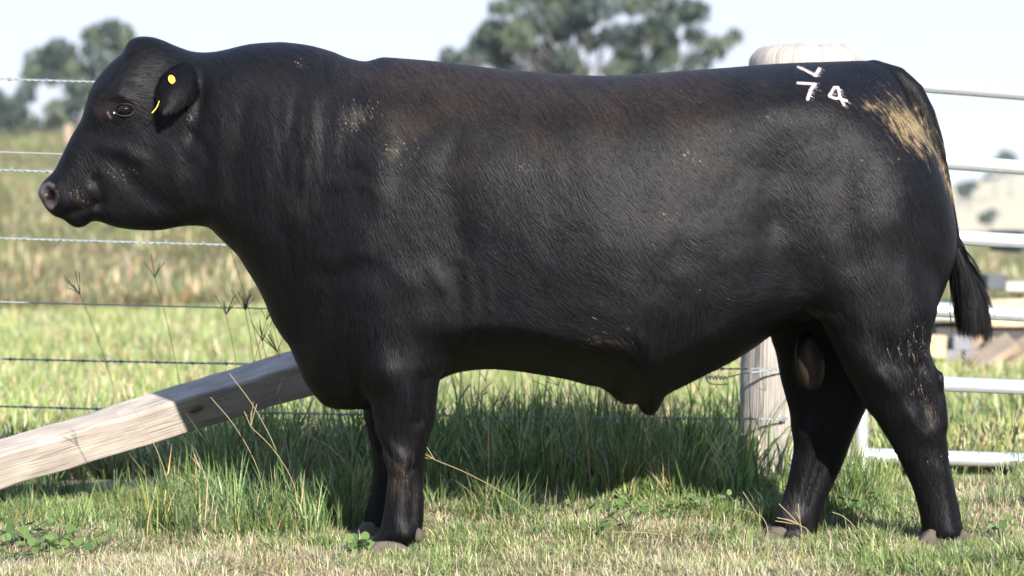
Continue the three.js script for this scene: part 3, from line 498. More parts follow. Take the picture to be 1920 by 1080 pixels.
{
  const r = rng(55), P = body.pos, T = body.idx, area = new Float64Array(T.length / 3); let total = 0;
  for (let t = 0; t < area.length; t++) { const [a, b, c] = [0, 1, 2].map((k) => V(...P.slice(T[t * 3 + k] * 3, T[t * 3 + k] * 3 + 3))); area[t] = b.sub(a).cross(c.sub(a)).length(); total += area[t]; }
  const COUNT = 190000; let acc = 0, made = 0;
  for (let t = 0; t < area.length; t++) {
    acc += (area[t] / total) * COUNT;
    while (made < acc) {
      made++;
      const u = r(), v = (1 - u) * r(), ix = [0, 1, 2].map((k) => T[t * 3 + k] * 3), w = [u, v, 1 - u - v], p = V(), n = V();
      ix.forEach((q, k) => { p.x += P[q] * w[k]; p.y += P[q + 1] * w[k]; p.z += P[q + 2] * w[k]; n.x += bodyN[q] * w[k]; n.y += bodyN[q + 1] * w[k]; n.z += bodyN[q + 2] * w[k]; });
      n.normalize();
      const [px, py] = toPx(p.x, p.y, p.z);
      if (ell(px, py, 95, 368, 32, 30) > 0 || ell(px, py, 1519, 680, 30, 56) > 0 || ell(px, py, 233, 205, 19, 15) > 0) continue;
      const [fx, fy] = flowAt(bu(p.x), bv(p.y)), tuftN = n2(p.x * 9, p.y * 9);
      const dir = V(fx + (r() - 0.5) * 0.5, fy + (r() - 0.5) * 0.5, (r() - 0.5) * 0.5).addScaledVector(n, 0); dir.addScaledVector(n, -dir.dot(n)).normalize();
      const shaggy = clamp(sstep(0, 0.5, ell(px, py, 1690, 650, 80, 80)) + sstep(0, 0.5, ell(px, py, 1180, 690, 130, 80)) * 0.6 + sstep(0, 0.5, ell(px, py, 250, 90, 40, 40)) * 0.5 + 0.4 * sstep(0, 0.5, ell(px, py, 560, 560, 60, 160)) + 0.45 * sstep(500, 700, py));
      const len = (0.011 + 0.009 * r()) * (1 + 0.7 * shaggy); dir.addScaledVector(n, 0.1 + 0.16 * r() + 0.14 * shaggy * r() + 0.05 * tuftN).normalize();
      const c = coatColor(p), k = 0.55 + 0.9 * r() * r();
      hair(hairs, p.addScaledVector(n, -0.001), n, dir, len, 0.001 + 0.0005 * r(), c.map((q) => q * k));
    }
  }
  const hm = phys({ vertexColors: true, roughness: 0.53, specularIntensity: 0.19, side: THREE.DoubleSide });
  const g = geo(hairs.pos, null, { normal: hairs.nor, color: hairs.col });
  const h = mesh(g, hm, 'coat_hair', bull); h.userData.kind = 'stuff'; h.userData.label = 'short black hair of the coat';
  // the tail switch
  const sw = { pos: [], nor: [], col: [] }, A = TAIL.map((q) => q[0]);
  const line = [[1784, 430], [1797, 485], [1812, 530], [1824, 578], [1828, 642]].map(([x, y]) => at(x, y, 0)), curve = new THREE.CatmullRomCurve3(line);
  for (let lock = 0; lock < 320; lock++) {
    const t0 = Math.pow(r(), 0.8) * 0.62, a0 = r() * 6.283, q0 = 0.15 + 0.85 * Math.sqrt(r()), tone = 0.6 + 0.9 * r() * r(), te = t0 > 0.42 ? 0.88 + 0.12 * r() : Math.min(1, t0 + 0.24 + 0.22 * r()), wide = 1.05 + 0.5 * r(), sway = (r() - 0.5) * 0.022;
    for (let i = 0; i < 34; i++) {
      const t = clamp(t0 + (r() - 0.5) * 0.05), a = a0 + (r() - 0.5) * 0.9, rad = lerp(0.012, 0.043, sstep(0, 0.6, t)) * clamp(q0 + (r() - 0.5) * 0.3), p = curve.getPointAt(t); p.x += Math.cos(a) * rad; p.z += Math.sin(a) * rad;
      const end = curve.getPointAt(clamp(te + (r() - 0.5) * 0.035)), ae = a0 + (r() - 0.5) * 0.5, re = lerp(0.016, 0.046, sstep(0, 0.6, te)) * q0 * wide; end.x += Math.cos(ae) * re + sway; end.z += Math.sin(ae) * re; end.y += (r() - 0.5) * 0.014;
      const dir = end.clone().sub(p), len = dir.length(); dir.normalize();
      const n = V(Math.cos(a), 0.1, Math.sin(a)); n.addScaledVector(dir, -n.dot(dir)).normalize();
      const k = tone * (0.7 + 0.6 * r());
      hair(sw, p, n, dir, len, 0.0011, [0.0045 * k, 0.0043 * k, 0.0051 * k]);
    }
  }
  mesh(geo(sw.pos, null, { normal: sw.nor, color: sw.col }), hm, 'tail_switch', bull).userData.label = 'bushy black end of the tail';
}
// eye, ear, tag, hooves
const tagAt = {};
{
  const e = surfaceZ(233, 205), n = grad(e.x, e.y, e.z);
  const eyeball = mesh(new THREE.SphereGeometry(0.0225, 32, 24), phys({ color: lin(0.004, 0.0028, 0.0025), roughness: 0.09, specularIntensity: 0.6 }), 'eye', bull);
  eyeball.position.copy(e).addScaledVector(n, -0.0085); eyeball.scale.set(1.05, 0.78, 1);
  const lid = (pts, r0, name, col) => { const c = new THREE.CatmullRomCurve3(pts.map(([x, y, o]) => { const s = surfaceZ(x, y); return s.addScaledVector(grad(s.x, s.y, s.z), o); })); mesh(new THREE.TubeGeometry(c, 20, r0, 8), phys({ color: col, roughness: 0.6, specularIntensity: 0.25 }), name, bull); };
  lid([[214, 211, .001], [221, 199, .004], [233, 194, .006], [246, 197, .004], [252, 208, .001]], 0.0034, 'upper_eyelid', lin(0.006, 0.005, 0.005));
  lid([[214, 211, .001], [222, 215, .003], [234, 217, .004], [246, 214.5, .003], [252, 208, .001]], 0.003, 'lower_eyelid', lin(0.012, 0.01, 0.01));
  const caruncle = mesh(new THREE.SphereGeometry(0.0035, 12, 8), phys({ color: lin(0.45, 0.38, 0.37), roughness: 0.15 }), 'eye_corner', bull);
  caruncle.position.copy(surfaceZ(215, 212)).addScaledVector(n, 0.002);
  // an ear is a cupped leaf: spine points and half widths
  function earGeometry(base, tip, up, bend, wide) {
    const N = 22, M = 13, pos = [], idx = [], axis = tip.clone().sub(base), out = V().crossVectors(axis, up).normalize(), upn = V().crossVectors(out, axis).normalize();
    for (let i = 0; i <= N; i++) for (let j = 0; j <= M; j++) {
      const t = i / N, s = (j / M) * 2 - 1, w = wide * (0.42 + 0.58 * Math.sin(Math.min(1, t * 1.25 + 0.12) * Math.PI * 0.62)) * Math.pow(1 - t ** 3.2, 0.6) + 0.002;
      const a = s * lerp(1.5, 0.85, t), p = base.clone().addScaledVector(axis, t).addScaledVector(out, bend * Math.sin(t * Math.PI)).addScaledVector(upn, Math.sin(a) * w).addScaledVector(out, (Math.cos(a) - 1) * w * 0.9);
      pos.push(p.x, p.y, p.z);
    }
    for (let i = 0; i < N; i++) for (let j = 0; j < M; j++) { const a = i * (M + 1) + j; idx.push(a, a + M + 1, a + 1, a + 1, a + M + 1, a + M + 2); }
    const front = geo(pos, idx), back = front.clone(), q = back.attributes.position, nn = front.attributes.normal;
    for (let i = 0; i < q.count; i++) q.setXYZ(i, q.getX(i) - nn.getX(i) * 0.006, q.getY(i) - nn.getY(i) * 0.006, q.getZ(i) - nn.getZ(i) * 0.006);
    back.setIndex([...front.index.array].reverse()); back.computeVertexNormals();
    return { g: mergeGeometries([front, back]), front };
  }
  const earMat = phys({ color: lin(0.003, 0.0029, 0.0036), roughness: 0.46, specularIntensity: 0.2, side: THREE.DoubleSide });
  const hm = phys({ vertexColors: true, roughness: 0.53, specularIntensity: 0.19, side: THREE.DoubleSide });
  const base = at(356, 118, 0.1), tip = at(312, 205, 0.22), E = earGeometry(base, tip, V(0.9, -0.42, 0.16), 0.02, 0.066);
  for (const side of [1, -1]) {
    const ear = mesh(E.g, earMat, 'ear', bull), fur = { pos: [], nor: [], col: [] }, r = rng(66), q = E.front.attributes.position, nn = E.front.attributes.normal, ax = tip.clone().sub(base).normalize();
    for (let i = 0; i < 6500; i++) {
      const v = Math.floor(r() * q.count), s = r() < 0.6 ? 1 : -1, n = V(nn.getX(v), nn.getY(v), nn.getZ(v)).multiplyScalar(s), p = V(q.getX(v), q.getY(v), q.getZ(v)).add(V((r() - .5) * .008, (r() - .5) * .008, (r() - .5) * .008)); if (s < 0) p.addScaledVector(n, 0.006);
      const dir = ax.clone().add(V((r() - .5) * .7, (r() - .5) * .7 - 0.2, (r() - .5) * .7)); dir.addScaledVector(n, -dir.dot(n)).normalize().addScaledVector(n, 0.22).normalize();
      const k = 0.6 + 0.8 * r() * r(); hair(fur, p, n, dir, 0.011 + 0.009 * r(), 0.0014, [0.003 * k, 0.0029 * k, 0.0036 * k]);
    }
    mesh(geo(fur.pos, null, { normal: fur.nor, color: fur.col }), hm, 'ear_fur', ear).userData.kind = 'stuff';
    ear.scale.z = side;
  }
  const q = E.front.attributes.position, nn = E.front.attributes.normal; let best = 1e9, bi = 0;
  for (let i = 0; i < q.count; i++) { const [x, y] = toPx(q.getX(i), q.getY(i), q.getZ(i)), d = Math.hypot(x - 326, y - 154); if (d < best) { best = d; bi = i; } }
  tagAt.p = V(q.getX(bi), q.getY(bi), q.getZ(bi)); tagAt.n = V(nn.getX(bi), nn.getY(bi), nn.getZ(bi));
}
{
  const horn = std({ color: lin(0.06, 0.048, 0.037), roughness: 0.9, bumpMap: tex(128, 128, (x, y) => { const q = 0.5 + 0.3 * n2(x * 0.02, y * 0.3) + 0.2 * n2(x * 0.2, y * 0.2); return [q, q, q]; }, false), bumpScale: 0.004 });
  const hoof = (px, py, z, len, turn) => {
    const p = at(px, py, z), gy = H(p.x, p.z) - 0.012;
    for (const s of [-1, 1]) {
      const sh = new THREE.Shape(); sh.moveTo(-len * 0.62, 0); sh.quadraticCurveTo(-len * 0.6, 0.02, -len * 0.36, 0.05); sh.quadraticCurveTo(0, 0.062, len * 0.26, 0.036); sh.quadraticCurveTo(len * 0.36, 0.02, len * 0.33, 0); sh.lineTo(-len * 0.62, 0);
      const g = new THREE.ExtrudeGeometry(sh, { depth: 0.03, bevelEnabled: true, bevelThickness: 0.012, bevelSize: 0.01, bevelSegments: 4, curveSegments: 8 });
      g.translate(0, 0, -0.015); const m = mesh(g, horn, 'hoof', bull); m.position.set(p.x, gy, p.z + s * 0.032); m.rotation.y = turn + s * 0.08;
    }
  };
  hoof(738, 1030, .2, .125, 0.05); hoof(712, 1008, -.2, .12, 0); hoof(1768, 1030, .2, .12, -0.05); hoof(1474, 1038, -.15, .125, 0.05);
  const claw = (px, py, z, s, tilt) => {
    const g = new THREE.LatheGeometry([[0, 0.026], [0.009, 0.022], [0.0155, 0.012], [0.018, 0], [0.016, -0.012], [0.004, -0.018], [0, -0.018]].reverse().map(([a, b]) => new THREE.Vector2(a, b)), 16);
    const m = mesh(g, horn, 'dewclaw', bull); m.position.copy(at(px, py, z)); m.scale.setScalar(s); m.rotation.z = tilt;
  };
  claw(781, 1001, .235, 1, -2.6); claw(785, 1000, .17, .9, -2.6); claw(1804, 1004, .23, .95, -2.0); claw(1801, 1004, .165, .9, -2.0); claw(1517, 1016, -.115, 1, -2.6); claw(1522, 1016, -.19, .9, -2.6); claw(752, 985, -.165, .9, -2.6);
  // ear tag: yellow button on the back of the ear, thin flag in front of it
  const yellow = std({ color: lin(0.62, 0.4, 0.035), roughness: 0.45 });
  const t = new THREE.Group(); named(t, 'ear_tag', bull); tag(t, 'round yellow ear tag');
  const disc = mesh(new THREE.LatheGeometry([[0, 0.004], [0.004, 0.004], [0.0045, 0.0022], [0.012, 0.0022], [0.0125, 0.0034], [0.0145, 0.0034], [0.0155, 0.002], [0.0155, 0], [0, 0]].reverse().map(([a, b]) => new THREE.Vector2(a, b)), 28), yellow, 'button', t);
  disc.scale.setScalar(0.85);
  if (tagAt.n.z < 0) tagAt.n.negate();
  t.position.copy(tagAt.p).addScaledVector(tagAt.n, 0.011); t.quaternion.setFromUnitVectors(V(0, 1, 0), tagAt.n.clone().add(V(1.2, -0.35, 0.1)).normalize());
  const flag = mesh(new THREE.TubeGeometry(new THREE.CatmullRomCurve3([at(299, 189, .2), at(294, 201, .2), at(285, 212, .2)]), 10, 0.0016, 6), yellow, 'ear_tag_edge', bull);
  flag.userData.label = 'yellow tag seen edge on in front of the ear';
}
// ------------------------------------------------------------------ fence: post, stay, wires
function woodTex(seed, base, dark, streak) {
  const k = seed * 13.7;
  return tex(1024, 256, (x, y) => {
    const g = 0.5 * n2(x * 0.004 + k, y * 0.16) + 0.3 * n2(x * 0.012 + k, y * 0.5 + 3) + 0.2 * n2(x * 0.05, y * 0.9 + k), crack = sstep(0.62, 0.8, n2(x * 0.0035 + k, y * 0.11 + 9)), blotch = fbm(x * 0.006 + k, y * 0.02, 3);
    const t = clamp(0.5 + 0.6 * g * streak);
    return base.map((b, i) => lerp(lerp(dark[i], b, t) * (1 + 0.35 * blotch), dark[i] * 0.45, crack * 0.5));
  });
}
function woodBump(seed) { const k = seed * 7.3; return tex(1024, 256, (x, y) => { const q = 0.6 + 0.22 * n2(x * 0.004 + k, y * 0.2) + 0.14 * n2(x * 0.015, y * 0.6 + k) - 0.45 * sstep(0.6, 0.82, n2(x * 0.0035 + seed * 13.7, y * 0.11 + 9)); return [q, q, q]; }, false); }
const greyWood = std({ map: woodTex(1, [0.245, 0.215, 0.185], [0.19, 0.158, 0.13], 0.7), bumpMap: woodBump(1), bumpScale: 0.0025, roughness: 0.85 });
const postWood = std({ map: woodTex(2, [0.29, 0.265, 0.235], [0.215, 0.185, 0.16], 0.6), bumpMap: woodBump(2), bumpScale: 0.004, roughness: 0.9 });
// a beam swept from a to b with a rounded section; uv in metres along the grain
function beamGeometry(a, b, w, h, roll, seed = 0, wob = 0.003, round = 0.012, segs = 48) {
  const ax = b.clone().sub(a), L = ax.length(); ax.normalize();
  const side = V().crossVectors(ax, V(0, 1, 0)).normalize(), up = V().crossVectors(side, ax).normalize(), c = Math.cos(roll), s = Math.sin(roll), U = up.clone().multiplyScalar(c).addScaledVector(side, s), S = side.clone().multiplyScalar(c).addScaledVector(up, -s);
  const sec = []; for (const [sx, sy, a0] of [[1, 1, 0], [-1, 1, 90], [-1, -1, 180], [1, -1, 270]]) for (let k = 0; k <= 3; k++) { const t = ((a0 + k * 30) * Math.PI) / 180; sec.push([sx * (w / 2 - round) + Math.cos(t) * round, sy * (h / 2 - round) + Math.sin(t) * round]); }
  const n = sec.length, pos = [], uv = [], idx = [];
  let run = 0; const per = sec.map((p, i) => { const q = sec[(i + 1) % n], l = run; run += Math.hypot(q[0] - p[0], q[1] - p[1]); return l; }); per.push(run);
  for (let i = 0; i <= segs; i++) for (let j = 0; j <= n; j++) {
    const [x, y] = sec[j % n], t = (i / segs) * L, k = wob * n3(t * 3 + seed, x * 18, y * 18) + wob * 0.5 * n3(t * 11 + seed, x * 40, y * 40), p = a.clone().addScaledVector(ax, t).addScaledVector(S, x * (1 + k / w)).addScaledVector(U, y + k);
    pos.push(p.x, p.y, p.z); uv.push(t * 0.7, per[j] * 2.2);
  }
  const w1 = n + 1;
  for (let i = 0; i < segs; i++) for (let j = 0; j < n; j++) { const q = i * w1 + j; idx.push(q, q + 1, q + w1, q + 1, q + w1 + 1, q + w1); }
  for (const e of [0, segs]) { const p = e ? b : a, m = pos.length / 3; pos.push(p.x, p.y, p.z); uv.push(0.1, 0.1); for (let j = 0; j < n; j++) { const q = e * w1 + j; e ? idx.push(m, q, q + 1) : idx.push(m, q + 1, q); } }
  return geo(pos, idx, { uv });
}
const FENCE_Z = -1.44, POST_Z = -1.66;
{
  const lo = at(1486, 930, POST_Z), hi = at(1512, 88, POST_Z); lo.y = -0.15; const R = 0.2, N = 72, rows = [];
  for (let i = 0; i <= 60; i++) rows.push([i / 60, 1]);
  const pos = [], uv = [], idx = [], Ht = hi.y - lo.y;
  const prof = [...rows.slice(0, 58).map(([t]) => [t * 0.985, 1]), [0.962, 1], [0.975, 0.985], [0.986, 0.93], [0.995, 0.84], [1, 0.74], [1.0, 0.5], [0.998, 0.25], [0.999, 0.02]];
  prof.sort((a, b) => 0);
  prof.filter((p) => !(p[1] === 1 && p[0] > 0.962)).forEach(([t, k], i, all) => {
    for (let j = 0; j <= N; j++) {
      const a = (j / N) * 6.2832, cx = Math.cos(a), cz = Math.sin(a), crack = -0.012 * sstep(0.55, 0.8, n3(cx * 2.6, t * 1.2, cz * 2.6 + 7)), r = (R * k) * (1 + 0.018 * n3(cx * 1.4, t * 2, cz * 1.4)) + (k > 0.7 ? crack + 0.002 * n3(cx * 9, t * 14, cz * 9) : 0);
      pos.push(lerp(lo.x, hi.x, t) + cx * r, lo.y + t * Ht + (k < 0.9 ? 0.006 * n3(cx * k * 5, 3, cz * k * 5) : 0), POST_Z + cz * r); uv.push(t * Ht * 0.7, (j / N) * 3);
    }
    if (i + 1 < all.length) for (let j = 0; j < N; j++) { const q = i * (N + 1) + j; idx.push(q, q + N + 1, q + 1, q + 1, q + N + 1, q + N + 2); }
  });
  tag(mesh(geo(pos, idx, { uv }), postWood, 'strainer_post'), 'thick round weathered grey timber fence post behind the bull', 'fence post');
  const A = at(56, 853, -0.8), B = at(577, 696, -1.16), dir = B.clone().sub(A).normalize();
  const foot = A.clone().addScaledVector(dir, -(A.y + 0.1) / dir.y), head = A.clone().addScaledVector(dir, (0.62 - A.x) / dir.x);
  const stay = tag(mesh(beamGeometry(foot, head, 0.125, 0.122, 0.32, 3, 0.005, 0.01, 90), greyWood, 'timber_stay'), 'squared pale timber stay slanting up from the grass towards the fence post', 'timber beam');
  const knot = mesh(new THREE.SphereGeometry(1, 20, 12), std({ color: lin(0.085, 0.045, 0.022), roughness: 0.9 }), 'knot', stay); knot.position.copy(at(372, 764, -1.02).add(V(0, 0, 0.075))); knot.scale.set(0.028, 0.011, 0.01); knot.rotation.z = 0.35;
  knot.userData.label = 'brown knot in the timber';
}
const galv = std({ color: lin(0.21, 0.235, 0.25), metalness: 0.6, roughness: 0.5 });
function wire(y0, y1, barbed, label, seed) {
  const t = thing('fence_wire', label, 'wire', 'strained wires of the fence'), r = rng(seed), a = at(-420, y0 - (y1 - y0) * 0.25, FENCE_Z), b = at(1478, y1, FENCE_Z), L = b.x - a.x;
  const pt = (s) => V(lerp(a.x, b.x, s), lerp(a.y, b.y, s) - 0.012 * Math.sin(s * Math.PI), FENCE_Z);
  if (barbed) {
    for (const ph of [0, Math.PI]) { const pts = []; for (let i = 0; i <= 420; i++) { const s = i / 420, p = pt(s), q = (s * L / 0.05) * 6.283 + ph; p.y += Math.cos(q) * 0.0022; p.z += Math.sin(q) * 0.0022; pts.push(p); } mesh(new THREE.TubeGeometry(new THREE.CatmullRomCurve3(pts), 840, 0.0019, 5), galv, 'strand', t); }
    let s = r() * 0.03; while (s < 1) {
      const p = pt(s), gs = [];
      for (let k = 0; k < 3; k++) gs.push(new THREE.TorusGeometry(0.0048, 0.0014, 5, 10).rotateY(Math.PI / 2).translate((k - 1) * 0.003, 0, 0));
      for (let k = 0; k < 4; k++) { const ang = r() * 6.283, d = V((k % 2 ? 0.35 : -0.35), Math.cos(ang), Math.sin(ang) * 0.8).normalize(), c = new THREE.CylinderGeometry(0.0005, 0.0013, 0.017, 5); c.translate(0, 0.0085, 0); c.applyQuaternion(new THREE.Quaternion().setFromUnitVectors(V(0, 1, 0), d)); gs.push(c); }
      const m = mesh(mergeGeometries(gs.map((g) => g.toNonIndexed())), galv, 'barb', t); m.position.copy(p); s += (0.118 + 0.012 * r()) / L;
    }
  } else mesh(new THREE.TubeGeometry(new THREE.CatmullRomCurve3(Array.from({ length: 30 }, (_, i) => pt(i / 29))), 120, 0.0026, 6), galv, 'strand', t);
  return t;
}
wire(143, 175, true, 'topmost barbed wire of the fence', 1); wire(280, 316, false, 'upper plain wire, second from the top of the fence', 2); wire(313, 350, true, 'barbed wire just below the upper plain wire', 3);
wire(441, 478, true, 'barbed wire passing below the muzzle of the bull', 4); wire(561, 592, false, 'lower plain wire of the fence', 5); wire(668, 692, true, 'barbed wire that runs just under the belly', 6); wire(757, 786, true, 'lowest barbed wire, among the long grass', 7);
{ // wire tied off beside the post
  const t = thing('wire_tie', 'twisted wire knot tied off beside the fence post', 'wire knot'), pts = [], p0 = at(1322, 707, FENCE_Z + 0.01), p1 = at(1362, 709, FENCE_Z + 0.01);
  for (let i = 0; i <= 80; i++) { const s = i / 80, p = p0.clone().lerp(p1, s), q = s * 40; p.y += Math.cos(q) * 0.006; p.z += Math.sin(q) * 0.006; pts.push(p); }
  mesh(new THREE.TubeGeometry(new THREE.CatmullRomCurve3(pts), 200, 0.0022, 5), galv, 'coil', t);
  mesh(new THREE.TubeGeometry(new THREE.CatmullRomCurve3([[1324, 708], [1330, 718], [1345, 721], [1364, 720]].map(([x, y]) => at(x, y, FENCE_Z + 0.01))), 24, 0.0022, 5), galv, 'loose_end', t);
  mesh(new THREE.TubeGeometry(new THREE.CatmullRomCurve3([[1360, 709], [1385, 702], [1420, 697], [1478, 690]].map(([x, y], i) => at(x, y, FENCE_Z + (i > 1 ? 0.0 : 0.01)))), 24, 0.0024, 5), galv, 'lead', t);
}
// ------------------------------------------------------------------ gate
{
  const g = thing('pipe_gate', 'galvanised steel pipe gate with six rails, hung beside the timber post', 'gate');
  const steel = std({ color: lin(0.55, 0.57, 0.59), metalness: 0.75, roughness: 0.42, bumpMap: tex(256, 256, (x, y) => { const q = 0.5 + 0.3 * n2(x * 0.1, y * 0.1) + 0.2 * n2(x * 0.4, y * 0.4); return [q, q, q]; }, false), bumpScale: 0.001 });
  const GZ = -1.62, rec = -0.2, P = (px, py) => { const p = at(px, py, GZ), z = GZ + rec * (p.x - 1.22); return at(px, py, z); };
  const pipe = (pts, r, name) => mesh(new THREE.TubeGeometry(new THREE.CatmullRomCurve3(pts), 60, r, 20), steel, name, g);
  const rails = [[157, 173], [298, 313], [441, 451], [577, 588], [717, 725], [856, 862]];
  const endPx = 3000;
  for (const [y0, y1] of rails) { const a = P(1617, y0 - (y1 - y0) * 0.4), b = P(1920, y1), e = a.clone().lerp(b, 5.2), m = a.clone().lerp(b, 2.6); m.y -= 0.006; pipe([a, m, e], 0.0262, 'rail'); }
  pipe([P(1612, 130), P(1614, 500), P(1616, 905)], 0.0235, 'stile');
  { const a = P(1617, 150), b = P(1920, 173), top = a.clone().lerp(b, 5.2); pipe([top.clone(), V(top.x, top.y - 1.3, top.z)], 0.024, 'stile'); }
  const foot = mesh(new THREE.CylinderGeometry(0.03, 0.03, 0.035, 20), steel, 'stile_cap', g); foot.position.copy(P(1616, 906));
  pipe([P(1598, 862), P(1588, 905)].map((p) => p.add(V(0, 0, 0.03))), 0.017, 'hinge_pin');
}
// ------------------------------------------------------------------ things standing behind the gate
const blockMat = (r, g, b, seed) => std({ map: tex(256, 256, (x, y) => { const q = 1 + 0.25 * fbm(x * 0.02 + seed, y * 0.02, 4) + 0.1 * n2(x * 0.3, y * 0.3 + seed); return [r * q, g * q, b * q]; }), roughness: 0.9 });
const freshWood = std({ map: woodTex(4, [0.4, 0.3, 0.19], [0.26, 0.18, 0.11], 0.7), roughness: 0.8 }), oldWood = std({ map: woodTex(5, [0.26, 0.2, 0.14], [0.12, 0.09, 0.065], 0.9), roughness: 0.9 }), tarWood = std({ map: woodTex(6, [0.045, 0.04, 0.038], [0.02, 0.018, 0.018], 0.8), roughness: 0.85 }), paleWood = std({ map: woodTex(7, [0.3, 0.285, 0.265], [0.2, 0.185, 0.17], 0.6), roughness: 0.85 });
{
  const beam = (ax, ay, bx, by, z, w, h, m, name, label, cat, group, roll = 0, z2 = z) => tag(mesh(beamGeometry(at(ax, ay, z), at(bx, by, z2), w, h, roll, ax * 0.1, 0.003, 0.006, 16), m, name), label, cat, group);
  const Z = -9.6;
  // bearers and dark sleepers, then the sawn boards stacked on them
  for (let k = 0; k < 3; k++) beam(1845, 622, 2060, 626, Z - 0.12 - k * 0.3, 0.26, 0.13, tarWood, 'railway_sleeper', 'dark tarred sleeper lying under the stack of sawn boards', 'sleeper', 'dark sleepers under the boards');
  for (const [x, k] of [[1875, 0], [1985, 1]]) beam(x, 650, x, 650, Z + 0.05, 0.14, 0.12, oldWood, 'bearer', 'short brown bearer under the dark sleepers', 'timber', 'bearers under the sleepers', 0, Z - 0.95);
  for (let row = 0; row < 3; row++) for (let k = 0; k < 3; k++) beam(1838 + row * 4 + k, 604 - row * 16 - row * 2, 2075 - row * 9, 604 - row * 18, Z - 0.06 - k * 0.27, 0.25, 0.05, freshWood, 'sawn_board', ['pale sawn board in the bottom layer of the stack behind the gate', 'pale sawn board in the middle layer of the stack behind the gate', 'pale sawn board in the top layer of the stack behind the gate'][row], 'board', 'sawn boards in a stack');
  for (let k = 0; k < 2; k++) beam(1740, 592 - k * 16, 1836, 592 - k * 16, Z - 0.1 - k * 0.05, 0.22, 0.05, paleWood, 'weathered_board', 'silver grey board lying beside the sawn stack', 'board', 'silver grey boards');
  beam(1870, 536, 2060, 540, Z - 0.4, 0.3, 0.065, paleWood, 'white_board', 'whitish board on top of the sawn stack', 'board');
  const pl = tag(mesh(beamGeometry(at(1841, 529, Z - 0.15), at(1879, 529, Z - 0.15), 0.3, 0.1, 0, 1, 0.002, 0.006, 6), blockMat(0.05, 0.055, 0.06, 3), 'plastic_tub'), 'dark grey plastic tub on top of the boards', 'tub');
  for (const [x0, x1, y, z, lab] of [[1768, 1800, 668, 0, 'grey concrete block beside the upright timber offcut'], [1803, 1840, 669, 0.03, 'grey concrete block beside the leaning brown planks'], [1782, 1818, 642, -0.04, 'grey concrete block resting on top of two others']]) tag(mesh(beamGeometry(at(x0, y, Z + 0.35 + z), at(x1, y, Z + 0.35 + z), 0.19, 0.085, 0, x0, 0.002, 0.006, 8), blockMat(0.13, 0.13, 0.14, x0), 'concrete_block'), lab, 'block', 'grey concrete blocks');
  beam(1752, 672, 1756, 628, Z + 0.4, 0.12, 0.12, freshWood, 'post_offcut', 'tan timber offcut standing on end', 'timber');
  beam(1826, 688, 1900, 640, Z + 0.6, 0.2, 0.05, oldWood, 'leaning_plank', 'brown plank leaning against the stack of boards', 'plank', 'leaning brown planks', 0.4);
  beam(1872, 690, 1950, 634, Z + 0.55, 0.2, 0.05, oldWood, 'leaning_plank', 'brown plank leaning against the stack of boards', 'plank', 'leaning brown planks', 0.4);
  for (const [x0, y0, x1, y1, dz, m, lab] of [[1745, 646, 1838, 640, 0.1, oldWood, 'brown plank lying behind the concrete blocks'], [1748, 618, 1850, 614, -0.2, tarWood, 'black plank lying above the concrete blocks'], [1845, 655, 1960, 648, 0.25, oldWood, 'brown plank lying under the dark sleepers']]) beam(x0, y0, x1, y1, Z + dz, 0.2, 0.085, m, 'scrap_plank', lab, 'plank', 'scrap planks round the stack');
  beam(1850, 692, 1990, 686, Z + 0.75, 0.18, 0.06, freshWood, 'loose_plank', 'tan plank lying in the grass in front of the stack', 'plank');
  const zD = -17, d0 = at(1884, 461, zD), deck = thing('flat_deck', 'dark flat raised deck standing on legs behind the timber stack', 'platform', null, V(d0.x, H(d0.x + 1, zD), zD)), topY = at(1884, 452, zD).y - deck.position.y;
  mesh(new THREE.BoxGeometry(3.4, 0.2, 1.6), blockMat(0.035, 0.037, 0.042, 8), 'top', deck).position.set(1.7, topY, 0);
  for (const [x, z] of [[1.3, -.6], [1.3, .6], [3.2, -.6], [3.2, .6]]) mesh(new THREE.BoxGeometry(0.09, topY - 0.1, 0.09), blockMat(0.05, 0.05, 0.05, 2), 'leg', deck).position.set(x, (topY - 0.1) / 2, z);
}
{ const FZ = -100, p = at(129, 300, FZ), m = beamGeometry(V(p.x, H(p.x, FZ) - 0.3, FZ), V(p.x + 0.02, at(129, 234, FZ).y, FZ), 0.32, 0.32, 0, 4, 0.004, 0.02, 16); tag(mesh(m, oldWood, 'far_fence_post'), 'slim pale post standing on the bank beyond the face of the bull', 'post'); }

// ------------------------------------------------------------------ trees
function leafCrown(seed, clusters, leaf, cols, per) {
  const r = rng(seed), pos = [], idx = [], col = [];
  for (const [c, rx, ry, rz] of clusters) {
    const n = Math.round(per * rx * ry * 9);
    const tint = cols[Math.floor(r() * cols.length)];
    for (let i = 0; i < n; i++) {
      let x, y, z; do { x = r() * 2 - 1; y = r() * 2 - 1; z = r() * 2 - 1; } while (x * x + y * y + z * z > 1);
      const q = Math.cbrt(Math.hypot(x, y, z)) / (Math.hypot(x, y, z) + 1e-6) * Math.hypot(x, y, z) ** 0.6; x *= q; y *= q; z *= q;
      const p = V(c.x + x * rx, c.y + y * ry, c.z + z * rz), d = V(r() - 0.5, -0.6 - r() * 0.5, r() - 0.5).normalize(), s = V(r() - 0.5, r() - 0.5, r() - 0.5).cross(d).normalize(), L = leaf * (0.7 + 0.7 * r()), w = L * 0.16, k = 0.7 + 0.6 * r(), b = pos.length / 3;
      for (const v of [p, p.clone().addScaledVector(d, L * 0.45).addScaledVector(s, w), p.clone().addScaledVector(d, L), p.clone().addScaledVector(d, L * 0.45).addScaledVector(s, -w)]) { pos.push(v.x, v.y, v.z); col.push(tint[0] * k, tint[1] * k, tint[2] * k); }
      idx.push(b, b + 1, b + 2, b, b + 2, b + 3);
    }
  }
  return geo(pos, idx, { color: col });
}
